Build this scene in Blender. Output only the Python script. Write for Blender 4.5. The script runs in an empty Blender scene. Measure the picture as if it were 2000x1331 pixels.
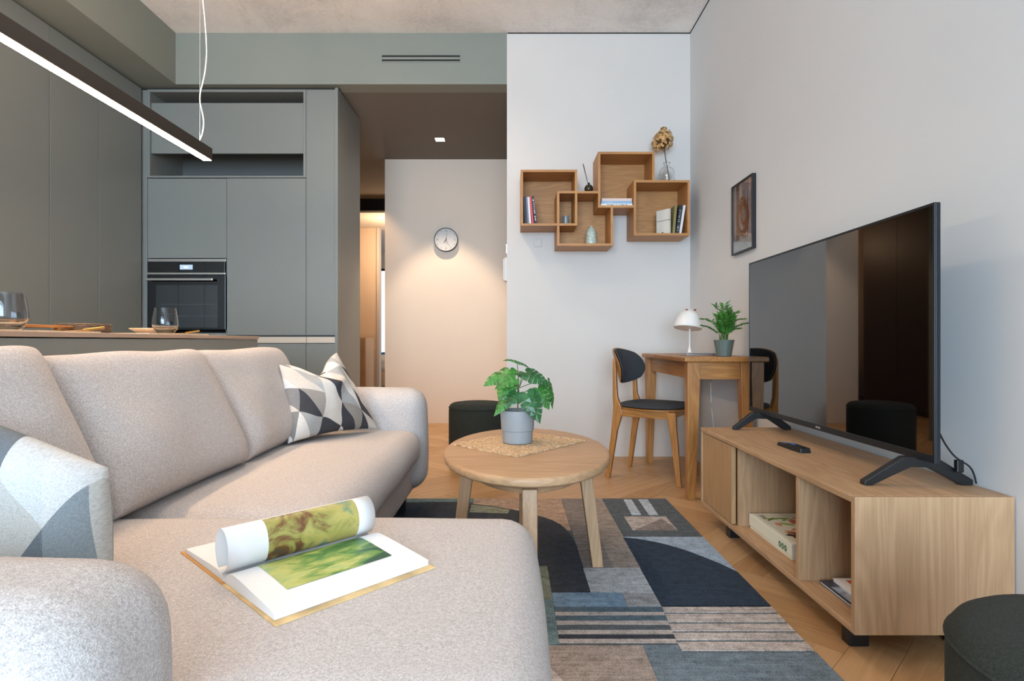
import bpy, bmesh, math, random
from mathutils import Vector, Matrix, noise
random.seed(7)
C = bpy.context.scene.collection
R = math.radians

# ---------------------------------------------------------------- camera, world, lights, exposure
sc = bpy.context.scene
cd = bpy.data.cameras.new('camera'); cam = bpy.data.objects.new('camera', cd); C.objects.link(cam)
cam.location = (0, 0, .84); cam.rotation_euler = (R(90), 0, 0)
cd.lens = 20.0; cd.sensor_width = 36; cd.shift_y = .00125; cd.clip_start = .05
sc.camera = cam
sc.view_settings.view_transform = 'Standard'; sc.view_settings.look = 'None'
sc.view_settings.gamma = 1; sc.view_settings.use_curve_mapping = False
sc.view_settings.exposure = 0.45
w = bpy.data.worlds.new('sky'); sc.world = w; w.use_nodes = True
w.node_tree.nodes['Background'].inputs[0].default_value = (.72, .86, 1, 1)
w.node_tree.nodes['Background'].inputs[1].default_value = 1.3

def light(name, typ, loc, rot, power, col, **kw):
    l = bpy.data.lights.new(name, typ); l.energy = power; l.color = col
    for k, v in kw.items(): setattr(l, k, v)
    o = bpy.data.objects.new(name, l); C.objects.link(o); o.location = loc; o.rotation_euler = rot
    return o
WARM = (1, .66, .38)
# daylight that comes in through the big window behind the camera
light('window_daylight', 'AREA', (-.65, -4.5, 1.45), (R(90), 0, 0), 345, (.61, .81, 1), shape='RECTANGLE', size=3.3, size_y=2.5)
# downlights of the room ceiling (above the frame) and of the hallway
for x, y in ((-.75, 2.35), (-.75, 3.35)):
    light('ceiling_spot', 'SPOT', (x, y, 3.06), (0, 0, 0), 32, (1, .78, .56), spot_size=R(145), spot_blend=.7, shadow_soft_size=.12)
light('hall_spot', 'SPOT', (-.67, 5.29, 2.70), (0, 0, 0), 74, (1, .78, .54), spot_size=R(74), spot_blend=.4, shadow_soft_size=.02)
light('hall_spot', 'SPOT', (-1.75, 5.6, 2.70), (0, 0, 0), 40, WARM, spot_size=R(95), spot_blend=.4, shadow_soft_size=.02)
light('bedroom_lamp', 'POINT', (-1.7, 8.1, 2.2), (0, 0, 0), 22, WARM, shadow_soft_size=.1)

# ---------------------------------------------------------------- materials
def lin(c):
    c = c / 255
    return c / 12.92 if c <= .04045 else ((c + .055) / 1.055) ** 2.4
def rgb(r, g, b): return (lin(r), lin(g), lin(b), 1)
def new_mat(name):
    m = bpy.data.materials.new(name); m.use_nodes = True
    nt = m.node_tree; b = nt.nodes['Principled BSDF']
    return m, nt, b
def N(nt, t, **kw):
    n = nt.nodes.new(t)
    for k, v in kw.items(): setattr(n, k, v)
    return n
def mth(nt, op, a, b=None):
    n = N(nt, 'ShaderNodeMath', operation=op)
    for i, v in enumerate((a, b)):
        if v is None: continue
        if isinstance(v, (int, float)): n.inputs[i].default_value = v
        else: nt.links.new(v, n.inputs[i])
    return n.outputs[0]
def ramp(nt, fac, stops, mode='LINEAR'):
    r = N(nt, 'ShaderNodeValToRGB'); cr = r.color_ramp; cr.interpolation = mode
    while len(cr.elements) < len(stops): cr.elements.new(.5)
    for e, (p, c) in zip(cr.elements, stops): e.position = p; e.color = c
    nt.links.new(fac, r.inputs[0]); return r.outputs[0]
def coords(nt, scale, kind='Object', rot=(0, 0, 0)):
    t = N(nt, 'ShaderNodeTexCoord'); m = N(nt, 'ShaderNodeMapping')
    nt.links.new(t.outputs[kind], m.inputs[0]); m.inputs['Scale'].default_value = scale
    m.inputs['Rotation'].default_value = rot
    return m.outputs[0]
def tex(nt, vec, scale, detail=3, rough=.5, dist=0):
    n = N(nt, 'ShaderNodeTexNoise'); nt.links.new(vec, n.inputs['Vector'])
    n.inputs['Scale'].default_value = scale; n.inputs['Detail'].default_value = detail
    n.inputs['Roughness'].default_value = rough; n.inputs['Distortion'].default_value = dist
    return n.outputs[0]
def bump(nt, b, h, strength, dist=.002):
    n = N(nt, 'ShaderNodeBump'); n.inputs['Strength'].default_value = strength; n.inputs['Distance'].default_value = dist
    nt.links.new(h, n.inputs['Height']); nt.links.new(n.outputs[0], b.inputs['Normal'])
def mixc(nt, fac, a, b, mode='MIX'):
    n = N(nt, 'ShaderNodeMix', data_type='RGBA', blend_type=mode)
    for i, v in ((0, fac), (6, a), (7, b)):
        if isinstance(v, (int, float, tuple)): n.inputs[i].default_value = v
        else: nt.links.new(v, n.inputs[i])
    return n.outputs[2]

def plain(name, col, rough=.5, metal=0, var=.0, vs=8, bumps=0, bs=60, **kw):
    m, nt, b = new_mat(name)
    b.inputs['Roughness'].default_value = rough; b.inputs['Metallic'].default_value = metal
    v = coords(nt, (1, 1, 1))
    if var:
        t = tex(nt, v, vs, 4)
        lo = tuple(x * (1 - var) for x in col[:3]) + (1,); hi = tuple(min(1, x * (1 + var)) for x in col[:3]) + (1,)
        nt.links.new(ramp(nt, t, [(.3, lo), (.7, hi)]), b.inputs['Base Color'])
    else: b.inputs['Base Color'].default_value = col
    if bumps: bump(nt, b, tex(nt, v, bs, 3), bumps)
    for k, val in kw.items(): b.inputs[k.replace('_', ' ')].default_value = val
    return m
def wood(name, c1, c2, axis='X', rough=.45, ring=.5, fine=1, rnd=0, scale=1):
    """grain runs along the given object axis; rings give the cathedral figure"""
    m, nt, b = new_mat(name)
    s = {'X': (.9, 9, 9), 'Y': (9, .9, 9), 'Z': (9, 9, .9)}[axis]
    s = tuple(q * scale for q in s)
    v = coords(nt, s)
    if rnd:
        oi = N(nt, 'ShaderNodeObjectInfo'); add = N(nt, 'ShaderNodeVectorMath', operation='ADD')
        sc_ = mth(nt, 'MULTIPLY', oi.outputs['Random'], 37.0)
        cb = N(nt, 'ShaderNodeCombineXYZ'); nt.links.new(sc_, cb.inputs[0]); nt.links.new(sc_, cb.inputs[1])
        nt.links.new(v, add.inputs[0]); nt.links.new(cb.outputs[0], add.inputs[1]); v = add.outputs[0]
    n1 = tex(nt, v, .9, 3, .55, .6)
    rings = mth(nt, 'FRACT', mth(nt, 'MULTIPLY', n1, 11.0))
    rr = mth(nt, 'ABSOLUTE', mth(nt, 'SUBTRACT', rings, .5))
    f2 = {'X': (6, 260, 260), 'Y': (260, 6, 260), 'Z': (260, 260, 6)}[axis]
    n2 = tex(nt, coords(nt, f2), 1, 3, .7)
    n3 = tex(nt, coords(nt, (1.7, 1.7, 1.7)), 1, 2)
    mixf = mth(nt, 'ADD', mth(nt, 'ADD', mth(nt, 'MULTIPLY', rr, ring), mth(nt, 'MULTIPLY', n2, .55 * fine)), mth(nt, 'MULTIPLY', n3, .4))
    if rnd: mixf = mth(nt, 'ADD', mixf, mth(nt, 'MULTIPLY', mth(nt, 'SUBTRACT', oi.outputs['Random'], .5), rnd))
    col = ramp(nt, mixf, [(.25, c1), (.95, c2)])
    nt.links.new(col, b.inputs['Base Color']); b.inputs['Roughness'].default_value = rough
    bump(nt, b, n2, .12, .0006)
    return m
def fabric(name, c1, c2, scale=300, bmp=.5, rough=.95):
    m, nt, b = new_mat(name)
    v = coords(nt, (1, 1, 1))
    t = tex(nt, v, scale, 2, .6); t2 = tex(nt, v, scale * .35, 2, .6)
    f = mth(nt, 'ADD', mth(nt, 'MULTIPLY', t, .65), mth(nt, 'MULTIPLY', t2, .35))
    nt.links.new(ramp(nt, f, [(.36, c1), (.62, c2)]), b.inputs['Base Color'])
    b.inputs['Roughness'].default_value = rough
    bump(nt, b, f, bmp, .003)
    return m
def glass(name, col=(1, 1, 1, 1), rough=0.0, ior=1.45):
    m, nt, b = new_mat(name)
    b.inputs['Base Color'].default_value = col; b.inputs['Transmission Weight'].default_value = 1
    b.inputs['Roughness'].default_value = rough; b.inputs['IOR'].default_value = ior
    return m
def emit(name, col, s):
    m, nt, b = new_mat(name)
    b.inputs['Emission Color'].default_value = col; b.inputs['Emission Strength'].default_value = s
    b.inputs['Base Color'].default_value = col
    return m
def patchwork(name, stops, cell, rot, seed):
    """linen printed with irregular grey triangles (uses the UV map, in metres)"""
    m, nt, b = new_mat(name)
    tc = N(nt, 'ShaderNodeTexCoord'); mp = N(nt, 'ShaderNodeMapping')
    nt.links.new(tc.outputs['UV'], mp.inputs[0]); mp.inputs['Rotation'].default_value = (0, 0, rot)
    mp.inputs['Scale'].default_value = (1 / cell, 1 / cell, 1); mp.inputs['Location'].default_value = (seed * 3.1, seed * 1.7, 0)
    sp = N(nt, 'ShaderNodeSeparateXYZ'); nt.links.new(mp.outputs[0], sp.inputs[0])
    y = sp.outputs[1]; x = mth(nt, 'ADD', sp.outputs[0], mth(nt, 'MULTIPLY', y, .45))
    fx, fy = mth(nt, 'FLOOR', x), mth(nt, 'FLOOR', y)
    d = mth(nt, 'GREATER_THAN', mth(nt, 'ADD', mth(nt, 'FRACT', x), mth(nt, 'FRACT', y)), 1.0)
    cb = N(nt, 'ShaderNodeCombineXYZ')
    for s_, i in ((fx, 0), (fy, 1), (d, 2)): nt.links.new(s_, cb.inputs[i])
    wn = N(nt, 'ShaderNodeTexWhiteNoise', noise_dimensions='4D'); nt.links.new(cb.outputs[0], wn.inputs['Vector']); wn.inputs['W'].default_value = seed
    base = ramp(nt, wn.outputs[0], stops, 'CONSTANT')
    v = coords(nt, (500, 60, 500)); t = tex(nt, v, 1, 2)
    col = mixc(nt, .35, base, ramp(nt, t, [(.35, (.35, .35, .35, 1)), (.65, (1, 1, 1, 1))]), 'MULTIPLY')
    nt.links.new(col, b.inputs['Base Color']); b.inputs['Roughness'].default_value = .9
    bump(nt, b, tex(nt, coords(nt, (700, 700, 700)), 1, 2), .2, .001)
    return m
def painting(name, stops, scale, dist, st=(1, 1, 1), grad=0):
    m, nt, b = new_mat(name)
    cv = coords(nt, st, 'UV'); t = tex(nt, cv, scale, 6, .6, dist)
    if grad:
        sx = N(nt, 'ShaderNodeSeparateXYZ'); nt.links.new(cv, sx.inputs[0]); t = mth(nt, 'SUBTRACT', t, mth(nt, 'MULTIPLY', mth(nt, 'SUBTRACT', sx.outputs[0], .5), grad))
    nt.links.new(ramp(nt, t, stops), b.inputs['Base Color']); b.inputs['Roughness'].default_value = .35
    return m

M = {}
M['white_wall'] = plain('white_wall', rgb(213, 208, 203), .9, var=.015, vs=2, bumps=.05, bs=300)
M['taupe_wall'] = plain('taupe_wall', rgb(218, 219, 220), .9, var=.015, vs=2)
M['hall_wall'] = plain('hall_wall', rgb(232, 215, 199), .9)
M['green_paint'] = plain('green_paint', rgb(134, 138, 129), .8, var=.03, vs=1.5)
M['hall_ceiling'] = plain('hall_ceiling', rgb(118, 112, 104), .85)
M['dark_gap'] = plain('dark_gap', rgb(25, 25, 24), .9)
def concrete():
    m, nt, b = new_mat('concrete')
    v = coords(nt, (1, 1, 1))
    a = tex(nt, v, 1.3, 6, .65, .8); c = tex(nt, coords(nt, (5, 1.6, 1)), 1, 5, .6, .3); d = tex(nt, v, 40, 4)
    f = mth(nt, 'ADD', mth(nt, 'ADD', mth(nt, 'MULTIPLY', a, .62), mth(nt, 'MULTIPLY', c, .2)), mth(nt, 'MULTIPLY', d, .18))
    nt.links.new(ramp(nt, f, [(.36, rgb(212, 209, 205)), (.5, rgb(238, 234, 230)), (.64, rgb(248, 245, 241))]), b.inputs['Base Color'])
    b.inputs['Roughness'].default_value = .85; bump(nt, b, f, .2, .01)
    return m
M['concrete'] = concrete()
M['front'] = plain('cabinet_front', rgb(124, 127, 123), .42, var=.02, vs=3, bumps=.03, bs=900)
M['front_dark'] = plain('cabinet_interior', rgb(92, 96, 95), .6)
M['cream_rail'] = plain('handle_rail', rgb(205, 190, 172), .4, .3)
M['worktop'] = plain('worktop', rgb(175, 150, 130), .35, var=.04)
M['floor_oak'] = wood('floor_oak', rgb(172, 130, 86), rgb(216, 177, 132), 'X', .42, .35, .7, rnd=.3, scale=.7)
M['floor_under'] = plain('subfloor', rgb(150, 108, 70), .6)
for ax in 'XYZ':
    M['oak' + ax] = wood('oak_' + ax.lower(), rgb(152, 116, 82), rgb(206, 168, 130), ax, .5, .42)
    M['teak' + ax] = wood('teak_' + ax.lower(), rgb(128, 78, 34), rgb(200, 142, 78), ax, .38, .45)
    M['shelfoak' + ax] = wood('shelf_oak_' + ax.lower(), rgb(150, 98, 50), rgb(206, 150, 88), ax, .5, .4)
M['sofa'] = fabric('sofa_wool', rgb(166, 158, 155), rgb(216, 210, 207), 620, .35)
M['ottoman'] = fabric('green_wool', rgb(20, 24, 20), rgb(48, 52, 46), 600, .3)
M['pad'] = fabric('charcoal_fabric', rgb(44, 47, 52), rgb(62, 65, 70), 700, .2)
M['black'] = plain('black_plastic', rgb(22, 23, 25), .4)
M['black_gloss'] = plain('black_glass', rgb(6, 6, 7), .06, Coat_Weight=.3)
M['tv_screen'] = plain('tv_screen', rgb(5, 5, 6), .02, IOR=2.0)
M['tv_bezel'] = plain('tv_bezel', rgb(48, 51, 56), .35, .6)
M['white'] = plain('white_lacquer', rgb(232, 230, 226), .35)
M['white_m'] = plain('white_matte', rgb(225, 222, 216), .8)
M['paper'] = plain('paper', rgb(240, 240, 240), .6)
M['steel'] = plain('brushed_steel', rgb(190, 184, 176), .3, .9)
M['brass'] = plain('brass', rgb(200, 160, 90), .3, .9)
M['copper'] = plain('copper_tint', rgb(170, 95, 75), .35, .6)
M['silver'] = plain('silver', rgb(200, 202, 205), .3, .8)
M['glass'] = glass('clear_glass')
M['pot_grey'] = plain('pot_grey', rgb(140, 144, 147), .6, var=.04)
M['pot_green'] = plain('pot_green', rgb(92, 104, 98), .45)
M['soil'] = plain('soil', rgb(40, 34, 28), .95)
M['leaf'] = plain('leaf', rgb(58, 118, 48), .35, var=.5, vs=28, bumps=.1)
M['leaf_dark'] = plain('leaf_dark', rgb(36, 88, 44), .3, var=.45, vs=28)
M['palm'] = plain('palm_leaf', rgb(62, 112, 40), .5, var=.45, vs=25)
M['stem'] = plain('stem', rgb(110, 120, 70), .6)
M['dry'] = plain('dry_petal', rgb(204, 160, 104), .9, var=.5, vs=55)
M['twig'] = plain('twig', rgb(70, 56, 46), .8)

# ---------------------------------------------------------------- builders
def chain_off(p):
    v = Vector((0, 0, 0)); q = p
    while q is not None:
        if q.rotation_euler.z or q.get('local'): return None
        v += q.location; q = q.parent
    return v
def smooth(me, ang=40):
    me.shade_smooth() if hasattr(me, 'shade_smooth') else None
    me.set_sharp_from_angle(angle=R(ang))
def mesh(name, verts, faces, mat, parent=None, bevel=0, sm=False, world=True, uv=None, seg=2, ang=40):
    """links one mesh; coordinates are world coordinates unless the thing is rotated or local"""
    off = chain_off(parent) if parent is not None else Vector((0, 0, 0))
    if off is None: off = Vector((0, 0, 0))
    me = bpy.data.meshes.new(name)
    me.from_pydata([tuple(Vector(v) - off) for v in verts], [], faces)
    bm = bmesh.new(); bm.from_mesh(me)
    bmesh.ops.recalc_face_normals(bm, faces=bm.faces[:])
    if uv is not None:
        l = bm.loops.layers.uv.new('UVMap')
        for f in bm.faces:
            for lp in f.loops: lp[l].uv = uv[lp.vert.index]
    bm.to_mesh(me); bm.free()
    if sm: smooth(me, ang)
    if mat: me.materials.append(mat)
    o = bpy.data.objects.new(name, me); C.objects.link(o)
    if parent is not None: o.parent = parent
    if bevel:
        b = o.modifiers.new('bevel', 'BEVEL'); b.width = bevel; b.segments = seg; b.limit_method = 'ANGLE'; b.harden_normals = False
    return o
BF = [(0, 1, 3, 2), (4, 6, 7, 5), (0, 4, 5, 1), (2, 3, 7, 6), (0, 2, 6, 4), (1, 5, 7, 3)]
def bv(x0, x1, y0, y1, z0, z1): return [(x, y, z) for x in (x0, x1) for y in (y0, y1) for z in (z0, z1)]
def box(name, x0, x1, y0, y1, z0, z1, mat, parent=None, bevel=.0015, seg=2):
    return mesh(name, bv(x0, x1, y0, y1, z0, z1), BF, mat, parent, bevel, seg=seg)
def boxes(name, lst, mat, parent=None, bevel=0):
    vs, fs = [], []
    for b in lst:
        k = len(vs); vs += bv(*b); fs += [tuple(i + k for i in f) for f in BF]
    return mesh(name, vs, fs, mat, parent, bevel)
def thing(name, label, cat, loc=(0, 0, 0), rotz=0, group=None, local=False):
    o = bpy.data.objects.new(name, None); C.objects.link(o); o.location = loc; o.rotation_euler = (0, 0, rotz)
    o.empty_display_size = .05
    tag(o, label, cat, group)
    if local: o['local'] = 1
    return o
def tag(o, label=None, cat=None, group=None, kind=None):
    if label: o['label'] = label
    if cat: o['category'] = cat
    if group: o['group'] = group
    if kind: o['kind'] = kind
    return o
def struct(o, label, cat='wall'): return tag(o, label, None, None, 'structure')
def lathe(name, prof, mat, parent=None, c=(0, 0), n=32, sm=True, ang=40, close=False):
    """profile of (radius, z); revolved about the vertical through c"""
    vs, fs = [], []
    for r, z in prof:
        for k in range(n):
            a = 2 * math.pi * k / n; vs.append((c[0] + r * math.cos(a), c[1] + r * math.sin(a), z))
    m = len(prof)
    for i in range(m - 1 if not close else m):
        j = (i + 1) % m
        for k in range(n):
            l = (k + 1) % n; fs.append((i * n + k, i * n + l, j * n + l, j * n + k))
    if not close:
        if prof[0][0] > 1e-5: fs.append(tuple(range(n)))
        if prof[-1][0] > 1e-5: fs.append(tuple((m - 1) * n + k for k in range(n)))
    o = mesh(name, vs, fs, mat, parent, sm=False)
    bm = bmesh.new(); bm.from_mesh(o.data); bmesh.ops.remove_doubles(bm, verts=bm.verts[:], dist=1e-6)
    bmesh.ops.recalc_face_normals(bm, faces=bm.faces[:]); bm.to_mesh(o.data); bm.free()
    if sm: smooth(o.data, ang)
    return o
def tube(name, pts, r, mat, parent=None, n=8, radii=None, smoothing=0):
    pts = [Vector(p) for p in pts]
    for _ in range(smoothing):
        q = [pts[0]]
        for a, b in zip(pts[:-1], pts[1:]): q += [a.lerp(b, .25), a.lerp(b, .75)]
        pts = q + [pts[-1]]
        if radii: radii = None
    vs, fs = [], []
    up = Vector((0, 0, 1))
    for i, p in enumerate(pts):
        t = (pts[min(i + 1, len(pts) - 1)] - pts[max(i - 1, 0)]).normalized()
        u = t.cross(up if abs(t.z) < .95 else Vector((0, 1, 0))).normalized(); v = t.cross(u)
        rr = radii[i] if radii else r
        for k in range(n):
            a = 2 * math.pi * k / n; vs.append(p + u * math.cos(a) * rr + v * math.sin(a) * rr)
    for i in range(len(pts) - 1):
        for k in range(n):
            l = (k + 1) % n; fs.append((i * n + k, i * n + l, (i + 1) * n + l, (i + 1) * n + k))
    fs += [tuple(range(n)), tuple((len(pts) - 1) * n + k for k in range(n))]
    return mesh(name, vs, fs, mat, parent, sm=True, ang=60)
def bar(name, path, mat, parent=None, bevel=.004):
    """square-section limb: path of (x, y, z, half_x, half_y)"""
    vs, fs = [], []
    for x, y, z, hx, hy in path: vs += [(x - hx, y - hy, z), (x + hx, y - hy, z), (x + hx, y + hy, z), (x - hx, y + hy, z)]
    for i in range(len(path) - 1):
        for k in range(4):
            l = (k + 1) % 4; fs.append((4 * i + k, 4 * i + l, 4 * i + 4 + l, 4 * i + 4 + k))
    e = 4 * (len(path) - 1); fs += [(0, 1, 2, 3), (e, e + 1, e + 2, e + 3)]
    return mesh(name, vs, fs, mat, parent, bevel)
def prism(name, poly, z0, z1, mat, parent=None, bevel=0):
    n = len(poly); vs = [(x, y, z0) for x, y in poly] + [(x, y, z1) for x, y in poly]
    fs = [tuple(range(n)), tuple(range(n, 2 * n))] + [(i, (i + 1) % n, n + (i + 1) % n, n + i) for i in range(n)]
    return mesh(name, vs, fs, mat, parent, bevel)
def soft_box(name, x0, x1, y0, y1, z0, z1, r, mat, parent=None, bulge=(0, 0, 0), wob=.004, k=5, m=14, freq=3, fn=None):
    """padded block: rounded edges, swelling faces, slight unevenness"""
    c = Vector(((x0 + x1) / 2, (y0 + y1) / 2, (z0 + z1) / 2)); h = Vector(((x1 - x0) / 2, (y1 - y0) / 2, (z1 - z0) / 2))
    def ts(hh):
        rr = min(r, hh * .98); e = [-hh + rr * (1 - math.cos(math.pi / 2 * i / k)) * 1.0 for i in range(k)]
        mid = [-(hh - rr) + 2 * (hh - rr) * i / m for i in range(m + 1)]
        return e + mid + [-q for q in reversed(e)]
    T = [ts(h[i]) for i in range(3)]
    vs, fs = [], []
    for ax in range(3):
        a, b = (ax + 1) % 3, (ax + 2) % 3
        for s in (-1, 1):
            base = len(vs); A, B = T[a], T[b]
            for u in A:
                for v in B:
                    p = [0, 0, 0]; p[ax] = s * h[ax]; p[a] = u; p[b] = v
                    inn = [max(-(h[i] - min(r, h[i] * .98)), min(h[i] - min(r, h[i] * .98), p[i])) for i in range(3)]
                    d = Vector(p) - Vector(inn); d.normalize(); q = Vector(inn) + d * r
                    nx = [q[i] / h[i] for i in range(3)]
                    for i in range(3):
                        j, l = (i + 1) % 3, (i + 2) % 3
                        q[i] += bulge[i] * nx[i] * max(0, 1 - nx[j] ** 2) * max(0, 1 - nx[l] ** 2)
                    q = q + c
                    q += Vector(noise.noise_vector(q * freq)) * wob
                    if fn: q = fn(q)
                    vs.append(q)
            nb = len(B)
            for i in range(len(A) - 1):
                for j in range(nb - 1):
                    fs.append((base + i * nb + j, base + i * nb + j + 1, base + (i + 1) * nb + j + 1, base + (i + 1) * nb + j))
    o = mesh(name, vs, fs, mat, parent)
    bm = bmesh.new(); bm.from_mesh(o.data); bmesh.ops.remove_doubles(bm, verts=bm.verts[:], dist=1e-5)
    bmesh.ops.recalc_face_normals(bm, faces=bm.faces[:]); bm.to_mesh(o.data); bm.free(); smooth(o.data, 180)
    return o
def pillow(name, cn, t, mat, parent=None, n=34, p=2.2, q=.5, conc=.06, chop=0, edge=.0, wob=.004, freq=9, sag=0, front=1.0, seed=0):
    """cushion between the corners BL, BR, TR, TL with a swelling front and back"""
    BL, BR, TR, TL = [Vector(v) for v in cn]
    nrm = (BR - BL).cross(TL - BL).normalized()
    W = ((BR - BL).length + (TR - TL).length) / 2; H = ((TL - BL).length + (TR - BR).length) / 2
    vs, uv, idx, fs = [], [], {}, []
    for s in (1, -1):
        for i in range(n + 1):
            for j in range(n + 1):
                a = -math.cos(math.pi * i / n) * .55 + (2 * i / n - 1) * .45; b = -math.cos(math.pi * j / n) * .55 + (2 * j / n - 1) * .45
                if s == -1 and (i in (0, n) or j in (0, n)) and not edge: idx[(s, i, j)] = idx[(1, i, j)]; continue
                a2 = a * (1 - conc * (1 - b * b)); b2 = b * (1 - conc * (1 - a * a))
                b2 -= chop * math.exp(-(a / .46) ** 2) * max(0, (b + 1) / 2) ** 2.5
                b2 -= sag * (1 - a * a) * max(0, b)
                u, v = (a2 + 1) / 2, (b2 + 1) / 2
                base = BL.lerp(BR, u).lerp(TL.lerp(TR, u), v)
                prof = max(0, (1 - abs(a) ** p) * (1 - abs(b) ** p)) ** q
                th = (t * prof + edge) * (front if s == 1 else 1)
                if chop: th *= 1 + .5 * math.exp(-(a / .4) ** 2 - ((b - .25) / .3) ** 2) * (1 if s == 1 else .3)
                P = base + nrm * s * th
                P += Vector(noise.noise_vector(P * freq + Vector((seed, 0, 0)))) * wob * (prof + .15)
                idx[(s, i, j)] = len(vs); vs.append(P); uv.append((a * W / 2, b * H / 2 + (.7 if s < 0 else 0)))
    for s in (1, -1):
        for i in range(n):
            for j in range(n):
                fs.append((idx[(s, i, j)], idx[(s, i + 1, j)], idx[(s, i + 1, j + 1)], idx[(s, i, j + 1)]))
    if edge:
        ring = [(i, 0) for i in range(n)] + [(n, j) for j in range(n)] + [(i, n) for i in range(n, 0, -1)] + [(0, j) for j in range(n, 0, -1)]
        for k, (i, j) in enumerate(ring):
            i2, j2 = ring[(k + 1) % len(ring)]; fs.append((idx[(1, i, j)], idx[(1, i2, j2)], idx[(-1, i2, j2)], idx[(-1, i, j)]))
    o = mesh(name, vs, fs, mat, parent, sm=True, ang=180, uv=uv)
    if edge:
        o.modifiers.new('soft', 'SUBSURF').levels = 1; o.modifiers['soft'].render_levels = 1
    return o
def text(name, s, size, loc, rot, mat, parent, align='CENTER', ext=.0003):
    c = bpy.data.curves.new(name, 'FONT'); c.body = s; c.size = size; c.align_x = align; c.align_y = 'CENTER'; c.extrude = ext
    c.materials.append(mat)
    o = bpy.data.objects.new(name, c); C.objects.link(o); o.parent = parent
    bpy.context.view_layer.update()
    me = bpy.data.meshes.new_from_object(o); bpy.data.objects.remove(o)
    o = bpy.data.objects.new(name, me); C.objects.link(o); o.parent = parent
    if not me.materials: me.materials.append(mat)
    off = chain_off(parent) or Vector((0, 0, 0)); o.location = Vector(loc) - off; o.rotation_euler = rot
    return o

# ================================================================ THE SETTING
XR, YB, ZC = 1.303, 4.16, 3.10        # right wall, back wall, ceiling
YH = 5.87                              # hallway end wall
ZS = 2.725                             # underside of the soffits
fl = struct(box('floor', -3.6, 1.45, -4.7, 12, -.12, -.0125, M['floor_under'], bevel=0), 'herringbone oak floor')
# herringbone planks
def clip(poly, x0, x1, y0, y1):
    for ax, lim, sg in ((0, x0, 1), (0, x1, -1), (1, y0, 1), (1, y1, -1)):
        out = []
        for i in range(len(poly)):
            a, b = poly[i - 1], poly[i]; da, db = (a[ax] - lim) * sg, (b[ax] - lim) * sg
            if (da >= 0) != (db >= 0):
                t = da / (da - db); out.append((a[0] + (b[0] - a[0]) * t, a[1] + (b[1] - a[1]) * t))
            if db >= 0: out.append(b)
        poly = out
        if not poly: return []
    return poly
Wp, m_ = .118, 6; Lp = Wp * m_; g = .0006
s2 = math.sqrt(.5)
def rot45(p): return (p[0] * s2 + p[1] * s2 + .06, -p[0] * s2 + p[1] * s2 + .03)
regions = [(-.98, XR - .001, .95, YB - .001), (-2.33, -.04, YB - .001, YH - .001), (-2.33, -1.33, YH - .001, 8.2)]
cnt = 0
for reg in regions:
    for i in range(-70, 90):
        for j in range(-8, 9):
            for kind in (0, 1):
                if kind == 0: x0, y0, lx, ly = (i + 2 * m_ * j) * Wp, i * Wp, Lp, Wp
                else: x0, y0, lx, ly = (i + 2 * m_ * j) * Wp, (i - 2 * m_ + 1) * Wp, Wp, Lp
                if abs(x0) > 9 or abs(y0) > 9: continue
                q = [rot45(p) for p in ((x0 + g, y0 + g), (x0 + lx - g, y0 + g), (x0 + lx - g, y0 + ly - g), (x0 + g, y0 + ly - g))]
                q = clip(q, *reg)
                if len(q) < 3: continue
                ar = abs(sum(q[a - 1][0] * q[a][1] - q[a][0] * q[a - 1][1] for a in range(len(q)))) / 2
                if ar < .0015 or cnt >= 300: continue
                cnt += 1
                cx = sum(p[0] for p in q) / len(q); cy = sum(p[1] for p in q) / len(q)
                ang = R(-45) if kind == 0 else R(45)
                ca, sa = math.cos(-ang), math.sin(-ang)
                loc = [((p[0] - cx) * ca - (p[1] - cy) * sa, (p[0] - cx) * sa + (p[1] - cy) * ca) for p in q]
                o = prism('plank', loc, -.012, 0, M['floor_oak'], None)
                o.location = (cx, cy, random.uniform(-.0002, .0002)); o.rotation_euler = (0, 0, ang); o.parent = fl
struct(box('ceiling', -3.6, 1.45, -4.7, YB + .15, ZC, ZC + .15, M['concrete'], bevel=0), 'raw grey concrete ceiling')
struct(box('wall_right', XR, 1.45, -4.7, YB, 0, ZC, M['taupe_wall'], bevel=0), 'pale wall behind the television')
struct(box('wall_back', -.037, 1.45, YB, 8.6, 0, ZC - .006, M['white_wall'], bevel=0), 'white wall that carries the box shelves')
struct(box('trim_1', -.03, XR, YB - .004, YB, ZC - .006, ZC, M['dark_gap'], bevel=0), 'thin shadow joint between white wall and ceiling')
struct(box('trim_2', XR - .004, XR, -4.6, YB, ZC - .006, ZC, M['dark_gap'], bevel=0), 'thin shadow joint between right wall and ceiling')
struct(box('wall_hall', -1.312, -.04, YH, 8.6, 0, 2.724, M['hall_wall'], bevel=0), 'hallway end wall with the clock')
hb = struct(box('wall_soffit_back', -2.46, -.037, YB, YB + .14, ZS, ZC, M['green_paint'], bevel=0), 'grey-green soffit over kitchen and hallway')
struct(box('wall_soffit_left', -3.6, -2.46, -4.7, YB + .14, ZS, ZC, M['green_paint'], bevel=0), 'grey-green soffit over the tall cupboards')
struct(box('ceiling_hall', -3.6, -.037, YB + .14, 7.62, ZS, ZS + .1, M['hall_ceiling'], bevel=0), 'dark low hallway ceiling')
struct(box('wall_left', -3.6, -3.45, -4.7, 12, 0, ZC, M['green_paint'], bevel=0), 'wall behind the tall cupboards')
struct(box('wall_kitchen', -3.45, -1.30, 4.81, 4.86, 0, ZS, M['green_paint'], bevel=0), 'partition behind the kitchen')
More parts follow.
